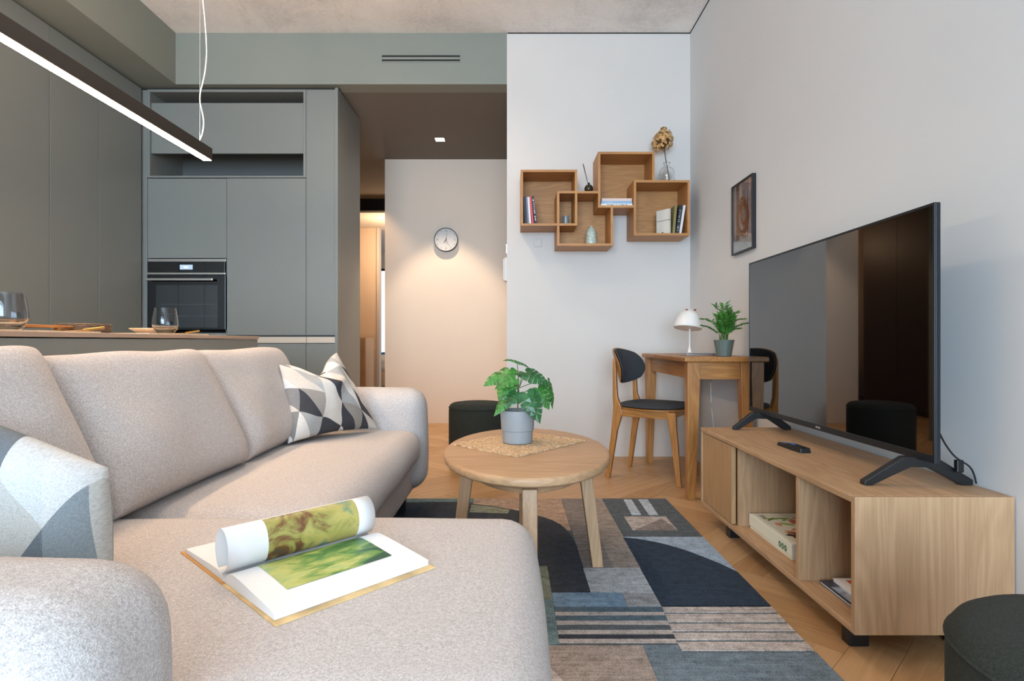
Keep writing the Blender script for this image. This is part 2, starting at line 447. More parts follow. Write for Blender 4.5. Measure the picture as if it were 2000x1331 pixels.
# rear wall with the big window opening behind the camera
struct(boxes('wall_rear', [(-3.6, -2.35, -4.7, -4.55, 0, ZC), (1.05, 1.45, -4.7, -4.55, 0, ZC), (-2.35, 1.05, -4.7, -4.55, 2.75, ZC), (-2.35, 1.05, -4.7, -4.55, 0, .12)], M['white_wall']), 'rear wall around the large window')
w1 = thing('window_1', 'large window behind the viewer', None); w1['kind'] = 'structure'; w1['label'] = 'large window in the rear wall'
boxes('window_frame', [(-2.35, 1.05, -4.64, -4.58, .12, .18), (-2.35, 1.05, -4.64, -4.58, 2.69, 2.75), (-2.35, -2.29, -4.64, -4.58, .18, 2.69), (.99, 1.05, -4.64, -4.58, .18, 2.69), (-.68, -.62, -4.64, -4.58, .18, 2.69)], M['black'], w1)
# bedroom beyond the hallway
struct(box('wall_header', -2.42, -1.30, 7.5, 7.62, 2.57, ZS, M['dark_gap'], bevel=0), 'dark header over the bedroom doorway')
struct(box('ceiling_bedroom', -3.45, 1.2, 7.62, 11.4, 2.60, 2.7, M['white_wall'], bevel=0), 'bedroom ceiling')
struct(boxes('wall_bedroom', [(-3.45, -2.61, 11.2, 11.35, 0, 2.6), (-1.3, 1.2, 11.2, 11.35, 0, 2.6), (-2.61, -1.3, 11.2, 11.35, 2.28, 2.6), (-2.61, -1.3, 11.2, 11.35, 0, .5)], M['white_wall']), 'bedroom window wall')
w2 = thing('window_2', None, None); w2['kind'] = 'structure'; w2['label'] = 'tall bedroom window seen through the hallway gap'
boxes('window_frame', [(-2.61, -2.585, 11.2, 11.26, .5, 2.28), (-2.61, -1.3, 11.2, 11.26, 2.24, 2.28), (-2.61, -1.3, 11.2, 11.26, .5, .55)], M['black'], w2)
box('pane', -2.585, -1.3, 11.22, 11.226, .55, 2.24, M['glass'], w2, bevel=0)
struct(box('wall_bedroom_side', -3.3, -2.09, 8.8, 8.9, 0, 2.6, M['hall_wall'], bevel=0), 'warm wall piece seen through the hallway gap')
struct(box('trim_3', -2.09, -2.05, 8.78, 8.92, 0, 2.6, M['white_wall'], bevel=0), 'white door jamb beside the bedroom')

# hallway downlight
dl = thing('downlight', 'small square recessed downlight in the dark hallway ceiling', 'lamp', (-.67, 5.29, ZS))
box('frame', -.72, -.62, 5.24, 5.34, ZS - .004, ZS, M['hall_ceiling'], dl)
box('lens', -.71, -.63, 5.25, 5.33, ZS - .006, ZS - .003, emit('lamp_lens', (1, .82, .6, 1), 14), dl, bevel=0)
# air grille in the soffit: x 746-899, y 107-121
gr = thing('air_grille', 'dark two-slot air grille in the grey-green soffit', 'vent', (-.66, YB, 2.93))
box('frame', -.955, -.375, YB - .003, YB, 2.882, 2.942, M['green_paint'], gr)
for z0, z1 in ((2.922, 2.934), (2.892, 2.904)): box('slot', -.95, -.38, YB - .005, YB - .001, z0, z1, M['black'], gr, bevel=0)
# switches
sw = thing('light_switch', 'small square white switch on the white wall below the left shelf box', 'switch', (.188, YB, 1.58))
box('plate', .157, .219, YB - .008, YB, 1.532, 1.594, M['white_wall'], sw, .003)
box('rocker', .162, .214, YB - .011, YB - .006, 1.537, 1.589, M['white_wall'], sw, .002)
ic = thing('intercom', 'white intercom handset on the hallway side of the white wall', 'intercom', (-.05, 4.62, 1.42))
box('housing', -.062, -.037, 4.58, 4.68, 1.33, 1.52, M['white'], ic, .004)
box('handset', -.072, -.060, 4.59, 4.63, 1.34, 1.51, M['white'], ic, .004)
th = thing('thermostat', 'small grey control panel above the white intercom', 'control panel', (-.05, 4.62, 1.6))
box('housing', -.052, -.037, 4.58, 4.66, 1.55, 1.63, M['silver'], th, .003)
box('display', -.054, -.051, 4.59, 4.65, 1.58, 1.62, M['black'], th, 0)
o = lathe('cover_cap', [(.0, 0), (.026, 0), (.026, .001), (.022, .0018), (0, .0018)], M['taupe_wall'], None, n=32)
o.rotation_euler = (0, R(-90), 0); o.location = (XR + .003, 1.905, 1.88)
tag(o, 'small round blank cover plate high on the right wall above the television', 'cover plate')

# ================================================================ KITCHEN
YK = 4.20
def zz(y): return .84 + (668 - y) / 264.5
# left run of tall units, front plane X=-2.72
def tall_unit(y0, y1, label, split=None):
    t = thing('tall_cabinet', label, 'cabinet', (-2.9, (y0 + y1) / 2, 0), group='tall cupboards along the left')
    box('carcass', -3.4, -2.742, y0, y1, .0, 2.70, M['front_dark'], t, 0)
    ys = [y0] + (split or []) + [y1]
    for a, b in zip(ys[:-1], ys[1:]):
        box('door', -2.740, -2.72, a + .0022, b - .0022, .10, 2.70, M['front'], t, .001)
    box('plinth', -2.80, -2.76, y0, y1, 0, .098, M['front_dark'], t, 0)
tall_unit(.95, 2.15, 'tall grey-green cupboard at the left picture edge, half behind the pendant')
tall_unit(2.15, 3.347, 'wide grey-green cupboard left of the first seam behind the pendant')
tall_unit(3.347, 4.178, 'grey-green double-door corner cupboard beside the oven column', [3.745])
box_ = box('filler_panel', -2.735, -2.694, YK - .0, YK + .02, 0, 2.70, M['front'])
tag(box_, 'narrow grey-green filler strip in the kitchen corner left of the oven', 'panel')
tag(box('soffit_gap', -2.735, -1.283, YK + .03, YK + .05, 2.706, ZS - .001, M['dark_gap'], bevel=0), kind='structure', label='dark shadow gap above the kitchen fronts')
# open overhead box with flap door
t = thing('overhead_cabinet', 'overhead cupboard box with one flap door set between two open gaps', 'cabinet', (-2.1, YK, 2.4))
X0, X1 = -2.692, -1.521
za, zb = 2.052, 2.704
for n_, b in (('side_panel', (X0, X0 + .019, YK - .002, 4.78, za, zb)), ('side_panel', (X1 - .019, X1, YK - .002, 4.78, za, zb)),
              ('top_panel', (X0 + .019, X1 - .019, YK - .002, 4.78, zb - .019, zb)), ('bottom_panel', (X0 + .019, X1 - .019, YK - .002, 4.78, za, za + .014))):
    box(n_, *b, M['front'], t, .001)
box('back_panel', X0 + .019, X1 - .019, 4.62, 4.64, za + .014, zb - .019, M['front_dark'], t, 0)
box('flap_door', X0 + .021, X1 - .021, YK + .012, YK + .032, zz(299), zz(200), M['front'], t, .001)
# oven column
t = thing('oven_cabinet', 'grey-green cupboard column built around the black oven', 'cabinet', (-2.4, YK, 0))
boxes('carcass', [(-2.692, -2.108, YK + .57, 4.78, .1, 2.05), (-2.692, -2.676, YK + .022, YK + .57, .1, 2.05), (-2.124, -2.108, YK + .022, YK + .57, .1, 2.05)], M['front_dark'], t)
box('door', -2.690, -2.108, YK, YK + .02, zz(504.5), zz(349), M['front'], t, .001)
box('drawer_front', -2.690, -2.108, YK, YK + .02, .56, .905, M['front'], t, .001)
box('drawer_front', -2.690, -2.108, YK, YK + .02, .10, .556, M['front'], t, .001)
# oven
ov = thing('oven', 'black built-in oven with steel handle and a small lit display', 'oven', (-2.4, YK, .93))
ox0, ox1 = -2.688, -2.112
box('body', ox0 + .015, ox1 - .015, YK + .02, YK + .55, .93, 1.44, M['front_dark'], ov, 0)
box('top_rail', ox0, ox1, YK - .002, YK + .02, 1.432, 1.452, M['steel'], ov, .001)
box('control_panel', ox0 + .004, ox1 - .006, YK - .006, YK + .02, 1.352, 1.431, M['black_gloss'], ov, .001)
box('trim_rail', ox0, ox1, YK - .009, YK + .02, 1.336, 1.351, M['steel'], ov, .002)
dr = box('door', ox0, ox1, YK - .008, YK + .02, .932, 1.332, M['black_gloss'], ov, .002)
box('window', ox0 + .065, ox1 - .055, YK - .0095, YK - .0075, .945, 1.258, plain('oven_window', rgb(30, 34, 36), .04, Specular_IOR_Level=.9), dr, 0)
box('handle', ox0 + .012, ox1 - .075, YK - .05, YK - .036, 1.287, 1.305, M['steel'], dr, .003)
box('handle_post', ox0 + .03, ox0 + .045, YK - .037, YK - .007, 1.290, 1.302, M['steel'], dr, 0)
box('handle_post', ox1 - .108, ox1 - .093, YK - .037, YK - .007, 1.290, 1.302, M['steel'], dr, 0)
dp = box('display', -2.448, -2.354, YK - .0075, YK - .005, 1.373, 1.408, emit('oven_display', (.35, .45, .55, 1), .5), ov, 0)
boxes('symbol', [(-2.418 + .008 * k, -2.413 + .008 * k, YK - .0082, YK - .0074, 1.385, 1.396) for k in range(4)], emit('symbol_glow', (.8, .9, 1, 1), 1), dp)
# the rack bars glimpsed behind the oven glass
for z in (1.115, 1.03): tube('rack', [(ox0 + .09, YK - .0098, z), (ox1 - .06, YK - .0098, z)], .0008, M['silver'], ov, 4)
# column 2 and 3
def column(x0, x1, top, label):
    t = thing('kitchen_cabinet', label, 'cabinet', ((x0 + x1) / 2, YK, 0), group='kitchen columns right of the oven')
    box('carcass', x0, x1, YK + .022, 4.78, .1, top, M['front_dark'], t, 0)
    box('door', x0 + .001, x1 - .001, YK, YK + .02, zz(655), top, M['front'], t, .001)
    box('handle_rail', x0 + .001, x1 - .001, YK + .006, YK + .02, zz(670.5), zz(658.5), M['cream_rail'], t, .001)
    box('lower_door', x0 + .001, x1 - .001, YK, YK + .02, .10, zz(672), M['front'], t, .001)
    box('plinth', x0, x1, YK + .05, YK + .07, 0, .10, M['front_dark'], t, 0)
column(-2.106, -1.521, zz(348.5), 'wide grey-green kitchen column with a pale handle rail, right of the oven')
column(-1.520, -1.305, 2.704, 'narrow full-height grey-green kitchen column at the hallway corner')
tag(box('end_panel', -1.304, -1.282, YK - .012, 4.80, 0, 2.712, M['front'], bevel=.001), 'tall grey-green end panel closing the kitchen towards the hallway', 'panel')
# island
isl = thing('kitchen_island', 'grey kitchen island behind the sofa with a thin beige worktop', 'kitchen island', (-1.6, 1.9, 0))
box('front_panel', -1.305, -1.285, .72, 2.862, 0, .850, M['front'], isl, .001)
box('end_panel', -2.0, -1.286, 2.863, 2.876, 0, .852, M['front'], isl, .001)
box('carcass', -2.0, -1.306, .72, 2.862, .1, .850, M['front_dark'], isl, 0)
wt = box('worktop', -2.03, -1.281, .70, 2.880, .853, .868, M['worktop'], isl, .002)
# wardrobe in the hallway's side passage (mirrored in the television)
wd = thing('hall_wardrobe', 'dark brown hallway wardrobe with small brass knobs', 'wardrobe', (-2.4, 6.1, 0))
dk = plain('dark_brown', rgb(70, 52, 40), .5)
box('carcass', -2.9, -2.392, 4.87, 7.5, 0, 2.70, dk, wd, 0)
for a in range(4):
    y0 = 4.88 + a * .655
    d = box('door', -2.39, -2.37, y0, y0 + .65, .05, 2.68, dk, wd, .001)
    yk = y0 + (.60 if a % 2 == 0 else .05)
    kb = lathe('knob', [(0, 0), (.008, 0), (.008, .012), (.015, .018), (.012, .028), (0, .03)], M['brass'], d, n=16)
    kb.rotation_euler = (0, R(90), 0); kb.location = Vector((-2.37, yk, 1.0)) - wd.location

# chest and bed in the far room
ch = thing('chest_of_drawers', 'beige chest of drawers seen through the hallway gap', 'chest of drawers', (-2.3, 8.4, 0))
bg = plain('beige_lacquer', rgb(214, 186, 152), .5)
box('body', -2.75, -2.12, 8.25, 8.72, 0, .90, bg, ch)
for z0, z1 in ((.70, .88), (.38, .69), (.06, .37)): box('drawer', -2.74, -2.13, 8.235, 8.25, z0, z1, bg, ch, .002)
bd = thing('bed', 'bed with white duvet and blue throw below the bedroom window', 'bed', (-1.9, 9.9, 0))
box('frame', -2.42, -1.35, 9.3, 11.0, .12, .35, bg, bd)
for x, y in ((-2.36, 9.36), (-1.41, 9.36), (-2.36, 10.94), (-1.41, 10.94)): box('leg', x - .03, x + .03, y - .03, y + .03, -.012, .12, M['black'], bd, 0)
soft_box('duvet', -2.44, -1.34, 9.3, 10.9, .34, .60, .08, M['white_m'], bd, (0, 0, .03), m=6)
soft_box('throw', -2.45, -1.33, 10.1, 10.6, .42, .64, .08, plain('blue_throw', rgb(70, 120, 165), .9), bd, (0, 0, .03), m=6)

# ================================================================ PENDANT LIGHT
pl = thing('pendant_lamp', 'long black linear pendant lamp glowing warm over the island', 'lamp', (-1.49, 1.9, 1.75))
box('housing', -1.516, -1.469, .99, 2.79, 1.730, 1.788, plain('pendant_black', rgb(44, 38, 34), .5, .3), pl, .001)
box('diffuser', -1.510, -1.4735, .995, 2.787, 1.7275, 1.7305, emit('diffuser_glow', (1, .67, .40, 1), 70), pl, 0)
box('upper_diffuser', -1.5125, -1.4725, .995, 2.787, 1.7875, 1.7895, emit('upper_glow', (1, .72, .50, 1), 95), pl, 0)
for yy in (2.72, 1.06):
    tube('wire', [(-1.4925, yy, 1.788), (-1.4925, yy, ZC)], .0012, M['silver'], pl, 5)
    box('canopy', -1.52, -1.465, yy - .027, yy + .027, ZC - .02, ZC, M['white'], pl)
cpts = [(390, 272), (395, 262), (398, 244), (397, 228), (393, 212), (390, 196), (391, 180), (395, 165), (399, 148), (402, 128), (403.5, 106), (403, 85), (402, 64), (399, 30), (396, 0), (393, -60), (391, -140), (391, -245)]
tube('cable', [((x - 1000) / 408.5, 2.72, .84 + (668 - y) / 408.5) for x, y in cpts], .0028, M['white'], pl, 8, smoothing=1)

# ================================================================ RUG
rug = thing('area_rug', 'patchwork wool rug in navy, grey, beige and blue blocks', 'rug', (0, 1.8, 0))
def rugmat(name, c, k=.30):
    m, nt, b = new_mat(name)
    v = coords(nt, (1, 1, 1)); t = tex(nt, v, 260, 2, .7); s = tex(nt, coords(nt, (6, 95, 6)), 1, 4, .75); s3 = tex(nt, coords(nt, (3, 22, 3)), 1, 3, .6)
    f = mth(nt, 'ADD', mth(nt, 'ADD', mth(nt, 'MULTIPLY', t, .45), mth(nt, 'MULTIPLY', s, .3)), mth(nt, 'MULTIPLY', tex(nt, v, 45, 3, .6), .25))
    lo = tuple(x * (1 - k * 2) for x in c[:3]) + (1,); hi = tuple(min(1, x * (1 + k * 2.2)) for x in c[:3]) + (1,)
    nt.links.new(ramp(nt, f, [(.38, lo), (.62, hi)]), b.inputs['Base Color']); b.inputs['Roughness'].default_value = 1
    bump(nt, b, f, .8, .004)
    return m
RM = {k: rugmat('rug_' + k, c) for k, c in dict(charcoal=rgb(84, 90, 94), silver=rgb(172, 182, 190), beige=rgb(176, 164, 156), sky=rgb(150, 166, 182),
      navy=rgb(36, 50, 66), ink=rgb(52, 55, 62), taupe=rgb(150, 136, 126), slate=rgb(102, 114, 122), teal=rgb(80, 96, 106), blue=rgb(116, 140, 160),
      grey=rgb(150, 148, 148), pale=rgb(172, 174, 176), brown=rgb(130, 120, 114), tan=rgb(168, 142, 122), moss=rgb(130, 134, 114), sea=rgb(104, 124, 124)).items()}
ZR = .012
box('base', -.92, .812, .958, 3.005, .0005, .0095, RM['charcoal'], rug, .003)
def patch(pts, m, lvl=0):
    return prism('patch', pts, .006, ZR + lvl * .0006, RM[m], rug)
def rect(x0, x1, y0, y1, m, lvl=0): return patch([(x0, y0), (x1, y0), (x1, y1), (x0, y1)], m, lvl)
rect(.476, .811, 2.415, 3.004, 'charcoal')
patch([(.572, 2.715), (.618, 2.715), (.627, 2.986), (.585, 2.986)], 'silver', 1)
patch([(.654, 2.715), (.699, 2.715), (.712, 2.986), (.662, 2.986)], 'silver', 1)
rect(.530, .728, 2.494, 2.694, 'beige', 1)
patch([(.535, 2.494), (.728, 2.494), (.70, 2.66)], 'brown', 2)
rect(.470, .811, 1.783, 2.414, 'sky')
patch([(.470, 1.783), (.811, 1.783), (.811, 2.045), (.779, 2.116), (.750, 2.165), (.725, 2.205), (.694, 2.252), (.662, 2.289), (.625, 2.325), (.587, 2.354), (.558, 2.372), (.529, 2.386), (.500, 2.397), (.470, 2.403)], 'navy', 1)
ys = [1.782, 1.736, 1.676, 1.624, 1.575, 1.520]
def edge_x(y): return .469 - .017 * (1.782 - y) / .26
for i in range(5):
    ya, yb_ = ys[i + 1] + .006, ys[i] - .005
    patch([(edge_x(ya), ya), (.811, ya), (.811, yb_), (edge_x(yb_), yb_)], 'beige')
rect(.455, .811, .96, 1.515, 'slate')
rect(.357, .4545, .96, 1.552, 'slate')
rect(.02, .356, .96, 1.552, 'taupe')
patch([(.02, 1.02), (.30, 1.02), (.10, 1.44), (.02, 1.40)], 'beige', 1)
bands = [(1.777, 1.745, 'teal'), (1.743, 1.722, 'beige'), (1.720, 1.690, 'teal'), (1.688, 1.665, 'beige'), (1.663, 1.636, 'charcoal'), (1.634, 1.611, 'beige'), (1.609, 1.587, 'ink'), (1.585, 1.563, 'beige'), (1.561, 1.554, 'charcoal')]
for i, (a, b, c_) in enumerate(bands): patch([(.128, b), (edge_x(b) - .001, b), (edge_x(a) - .001, a), (.128, a)], c_)
rect(.13, .362, 1.779, 1.877, 'blue'); rect(.363, .468, 1.779, 1.877, 'grey')
rect(.26, .468, 1.879, 2.082, 'pale')
rect(.262, .368, 2.084, 3.004, 'brown'); rect(.369, .474, 2.084, 3.004, 'taupe')
rect(-.20, .26, 2.50, 3.004, 'tan')
arc = [(-.45, 2.94), (-.30, 2.935), (-.206, 2.905), (-.10, 2.865), (-.011, 2.815), (.05, 2.772), (.108, 2.722), (.15, 2.682), (.188, 2.636), (.218, 2.58), (.239, 2.509), (.252, 2.43), (.258, 2.354), (.26, 2.28), (.26, 1.879), (.131, 1.879), (.131, 1.6), (-.45, 1.6)]
patch(arc, 'ink', 1)
rect(-.91, -.452, 1.6, 2.93, 'navy', 1); rect(-.91, -.202, 2.932, 3.004, 'sea')
patch([(-.206, 2.76), (-.02, 2.74), (-.011, 2.80), (-.10, 2.85), (-.206, 2.89)], 'moss', 2)
for i in range(6):
    rect(.088, .130, 1.556 + i * .09, 1.645 + i * .09, ['sea', 'sea', 'sea', 'moss', 'moss', 'moss'][i], 2)
rect(-.91, .018, .96, 1.55, 'taupe')

# ================================================================ SOFA
sf = thing('corner_sofa', 'light heathered beige corner sofa with a chaise in front', 'sofa', (-.8, 1.6, 0))
SOF = M['sofa']
soft_box('base', -1.22, -.475, .50, 2.82, .115, .315, .03, SOF, sf, wob=.001, m=8)
def taper_in(q):
    return q
soft_box('chaise_base', -1.0, .025, .52, 1.33, .115, .33, .03, SOF, sf, wob=.001, m=8)
soft_box('backrest', -1.262, -1.09, .46, 2.84, .115, .60, .05, SOF, sf, wob=.003, m=12)
soft_box('seat_cushion', -1.02, -.425, 1.345, 2.69, .262, .428, .075, SOF, sf, (.012, .004, .014), wob=.005, m=22)
soft_box('chaise_cushion', -1.02, .052, .60, 1.357, .24, .436, .075, SOF, sf, (.006, .004, .006), wob=.004, m=22)
soft_box('armrest', -1.21, -.418, 2.665, 2.865, .13, .612, .085, SOF, sf, (.01, .01, .008), wob=.005, m=12)
soft_box('armrest', -1.21, -.366, .445, .660, .13, .612, .078, SOF, sf, (.01, .008, .006), wob=.005, m=14)
for (y0, y1, top, ob, seed) in ((.66, 1.245, .812, -.865, 1), (1.25, 1.885, .795, -.868, 2), (1.89, 2.515, .797, -.862, 3)):
    pillow('back_cushion', [(-.908, y0 + .015, .428), (-.908, y1 + .012, .428), (-1.095, y1 + .03, top), (-1.115, y0, top - .004)], (.060), SOF, sf, n=34, p=7, q=.5, conc=.022, edge=.022, wob=.012, freq=4.5, sag=-.005, seed=seed * 5, front=1.15)
for x, y in ((-.53, 2.74), (-1.16, 2.74), (-.03, .62), (-.03, 1.24), (-1.16, .56)):
    bar('leg', [(x, y, 0.0131, .016, .016), (x, y, .118, .022, .022)], M['black'], sf, .002)
# patterned pillows
g1 = [(0, rgb(232, 228, 222)), (.2, rgb(176, 176, 174)), (.38, rgb(214, 206, 196)), (.56, rgb(140, 138, 138)), (.70, rgb(222, 220, 218)), (.82, rgb(64, 64, 68)), (.93, rgb(160, 152, 144))]
g2 = [(0, rgb(204, 208, 210)), (.22, rgb(134, 144, 150)), (.4, rgb(188, 188, 184)), (.58, rgb(106, 116, 124)), (.74, rgb(210, 212, 212)), (.88, rgb(120, 126, 128))]
pf = thing('throw_pillow', 'grey, white and black triangle patterned pillow against the far armrest', 'pillow', (-.72, 2.37, .43), local=False)
pillow('cover', [(-.865, 2.19, .448), (-.61, 2.60, .442), (-.80, 2.60, .792), (-.955, 2.33, .752)], .075, patchwork('pillow_far', g1, .105, .5, 2.0), pf, n=44, conc=.10, chop=.42, wob=.016, freq=11, p=2.4, q=.55)
pn = thing('throw_pillow', 'pale blue-grey and white triangle patterned pillow cut by the left picture edge', 'pillow', (-.85, .9, .43))
pillow('cover', [(-1.08, .83, .445), (-.618, .87, .445), (-.700, .985, .622), (-1.10, 1.0, .762)], .065, patchwork('pillow_near', g2, .11, .9, 3.0), pn, n=44, conc=-.03, wob=.010, freq=8, p=2.6, q=.5)

# ================================================================ OPEN BOOK ON THE CHAISE
bk = thing('open_book', 'open art book with an orange cover and one curled page lying on the chaise', 'book', (-.476, .932, .4405), math.atan2(.727, .686))
# local x runs along the spine, local -y to the right half
LB = .285
def sheet(name, prof, x0, x1, mat, n=1, parent=None, th=0):
    vs, uv, fs = [], [], []
    nx = 8
    L = [0]
    for a, b in zip(prof[:-1], prof[1:]): L.append(L[-1] + math.hypot(a[0] - b[0], a[1] - b[1]))
    for i in range(nx + 1):
        x = x0 + (x1 - x0) * i / nx
        for k, (y, z) in enumerate(prof): vs.append((x, y, z)); uv.append((i / nx, L[k] / L[-1]))
    m = len(prof)
    for i in range(nx):
        for k in range(m - 1): fs.append((i * m + k, i * m + k + 1, (i + 1) * m + k + 1, (i + 1) * m + k))
    o = mesh(name, vs, fs, mat, parent or bk, sm=True, ang=180, uv=uv)
    if th:
        s = o.modifiers.new('thick', 'SOLIDIFY'); s.thickness = th; s.offset = 0
    return o
cov = plain('book_cover', rgb(206, 150, 84), .6); cov_r = plain('book_cover_tan', rgb(212, 178, 124), .6, var=.3, vs=20)
box('cover', 0, LB, .004, .205, .0, .003, cov, bk, .001); box('cover', 0, LB, -.200, -.004, 0, .003, cov_r, bk, .001)
box('spine', 0, LB, -.006, .006, -.001, .002, cov, bk, .001)
def rz(w): return .003 + .026 * (1 - math.exp(-w / .012)) * (1 - .62 * min(1, w / .185) ** 1.1)
def lz(w): return .003 + .016 * (1 - math.exp(-w / .012)) * (1 - .5 * min(1, w / .19))
ws = [.001, .004, .008, .014, .022, .032, .045, .06, .08, .10, .12, .14, .16, .175, .186]
def block(name, f, sg, W_):
    prof = [(sg * w_ * W_ / .186, f(w_)) for w_ in ws] + [(sg * W_, .0035), (sg * .001, .0035)]
    vs = [(x, y, z) for x in (.005, LB - .005) for y, z in prof]; n_ = len(prof)
    fs = [tuple(range(n_)), tuple(range(n_, 2 * n_))] + [(i, (i + 1) % n_, n_ + (i + 1) % n_, n_ + i) for i in range(n_)]
    return mesh(name, vs, fs, M['paper'], bk, sm=True, ang=30)
block('page_block', rz, -1, .186); block('page_block', lz, 1, .190)
green = painting('print_green', [(.3, rgb(34, 84, 62)), (.42, rgb(84, 140, 70)), (.52, rgb(150, 170, 90)), (.6, rgb(196, 200, 120)), (.72, rgb(150, 180, 120))], 2.4, .7, (1, 1.6, 1), .28)
ochre = painting('print_ochre', [(.3, rgb(70, 84, 66)), (.40, rgb(120, 76, 46)), (.48, rgb(164, 156, 84)), (.6, rgb(190, 172, 96)), (.7, rgb(110, 140, 110)), (.78, rgb(60, 80, 120))], 1.9, .8, (1.5, .8, 1), -.12)
sheet('print', [(-w_, rz(w_) + .0006) for w_ in [.016 + .0059 * q for q in range(21)]], .048, .240, green)
roll = []
for k in range(33):
    a = math.radians(-88 + 330 * k / 32); roll.append((.012 - .030 * math.cos(a) * (1 if a < 1.6 else .92), .053 + .036 * math.sin(a)))
roll = [(0.0, .006)] + roll
rp = sheet('curled_page', roll, .004, LB - .004, M['paper'], th=.0004)
ro = [(y + (y - .012) * .012, z + (z - .053) * .012) for y, z in roll]
sheet('print', ro[3:19], .070, .245, ochre)

# ================================================================ OTTOMANS
def ottoman(x, y, label, seed):
    t = thing('round_ottoman', label, 'ottoman', (x, y, 0), group='dark green round ottomans')
    r = .2
    prof = [(r - .012, .012), (r - .002, .022), (r, .04)] + [(r, .04 + .34 * i / 6) for i in range(1, 7)] + [(r - .002, .394), (r + .0008, .400), (r - .003, .407), (r - .010, .418), (r - .024, .427), (r - .05, .431), (r - .1, .433), (0, .434)]
    lathe('seat', prof, M['ottoman'], t, (x, y), 56, ang=180)
    lathe('seam', [(r - .0005, .397), (r + .0022, .400), (r - .0005, .403)], M['ottoman'], t, (x, y), 56)
    lathe('foot_ring', [(0, 0), (r - .02, 0), (r - .02, .012), (0, .012)], M['black'], t, (x, y), 40)
ottoman(-.226, 3.84, 'dark green round ottoman standing behind the coffee table by the white wall', 1)
ottoman(.825, .755, 'dark green round ottoman in the near right corner in front of the media unit', 2)

# ================================================================ COFFEE TABLE
TX, TY, TA, TB = .053, 2.10, .299, .476
ct = thing('coffee_table', 'round-edged pale oak coffee table on four splayed legs on the rug', 'coffee table', (TX, TY, 0))
def oval(name, prof, mat, parent, n=96, kind=None):
    vs, fs = [], []
    for d, z in prof:
        for k in range(n):
            a = 2 * math.pi * k / n; vs.append((TX + (TA + d) * math.cos(a), TY + (TB + d) * math.sin(a), z))
    for i in range(len(prof) - 1):
        for k in range(n):
            l = (k + 1) % n; fs.append((i * n + k, i * n + l, (i + 1) * n + l, (i + 1) * n + k))
    fs += [tuple(range(n)), tuple((len(prof) - 1) * n + k for k in range(n))]
    return mesh(name, vs, fs, mat, parent, sm=True, ang=35)
oval('tabletop', [(-.09, .404), (-.05, .408), (-.022, .4155), (-.006, .421), (-.001, .426), (0, .432), (0, .440), (-.002, .445), (-.006, .4485), (-.012, .450)], M['oakX'], ct)
oval('apron', [(-.115, .378), (-.095, .382), (-.085, .404)], M['oakX'], ct)
for dx, dy in ((-1, 0), (1, 0), (0, -1), (0, 1)):
    if dx: p = [(TX + dx * .262, TY, .0131, .020, .020), (TX + dx * .212, TY, .40, .023, .023)]
    else: p = [(TX, TY + dy * .47, .0131, .020, .020), (TX, TY + dy * .385, .40, .023, .023)]
    bar('leg', p, M['oakZ'], ct, .003)
# jute mat
jm, nt, b = new_mat('jute')
v = coords(nt, (1, 1, 1)); t1 = tex(nt, v, 150, 3, .7)
nt.links.new(ramp(nt, t1, [(.35, rgb(168, 128, 86)), (.6, rgb(236, 204, 164))]), b.inputs['Base Color']); b.inputs['Roughness'].default_value = .95; bump(nt, b, t1, 1.0, .006)
ML, MF, MR, MB_ = (-.229, 2.150), (.017, 1.912), (.284, 2.222), (.045, 2.455)
def mat_mesh():
    n = 40; vs, fs = [], []
    for lv in (0, 1):
        for i in range(n + 1):
            for j in range(n + 1):
                u, w_ = i / n, j / n
                p = Vector(ML).lerp(Vector(MF), u).lerp(Vector(MB_).lerp(Vector(MR), u), w_)
                e = min(u, 1 - u, w_, 1 - w_); jit = .0035 if e < .001 else .0
                x = p.x + random.uniform(-jit, jit); y = p.y + random.uniform(-jit, jit)
                z = .4505 if lv == 0 else .4560 + random.uniform(-.0014, .0014)
                vs.append((x, y, z))
    m = (n + 1) ** 2
    for i in range(n):
        for j in range(n):
            a = i * (n + 1) + j; q = (a, a + 1, a + n + 2, a + n + 1); fs += [q, tuple(m + k for k in q)]
    ring = [i * (n + 1) for i in range(n)] + [n * (n + 1) + j for j in range(n)] + [i * (n + 1) + n for i in range(n, 0, -1)] + [j for j in range(n, 0, -1)]
    for a, b_ in zip(ring, ring[1:] + ring[:1]): fs.append((a, b_, m + b_, m + a))
    return mesh('jute_mat', vs, fs, jm, None, sm=True, ang=60)
tag(mat_mesh(), 'braided jute placemat under the grey pot on the coffee table', 'placemat')

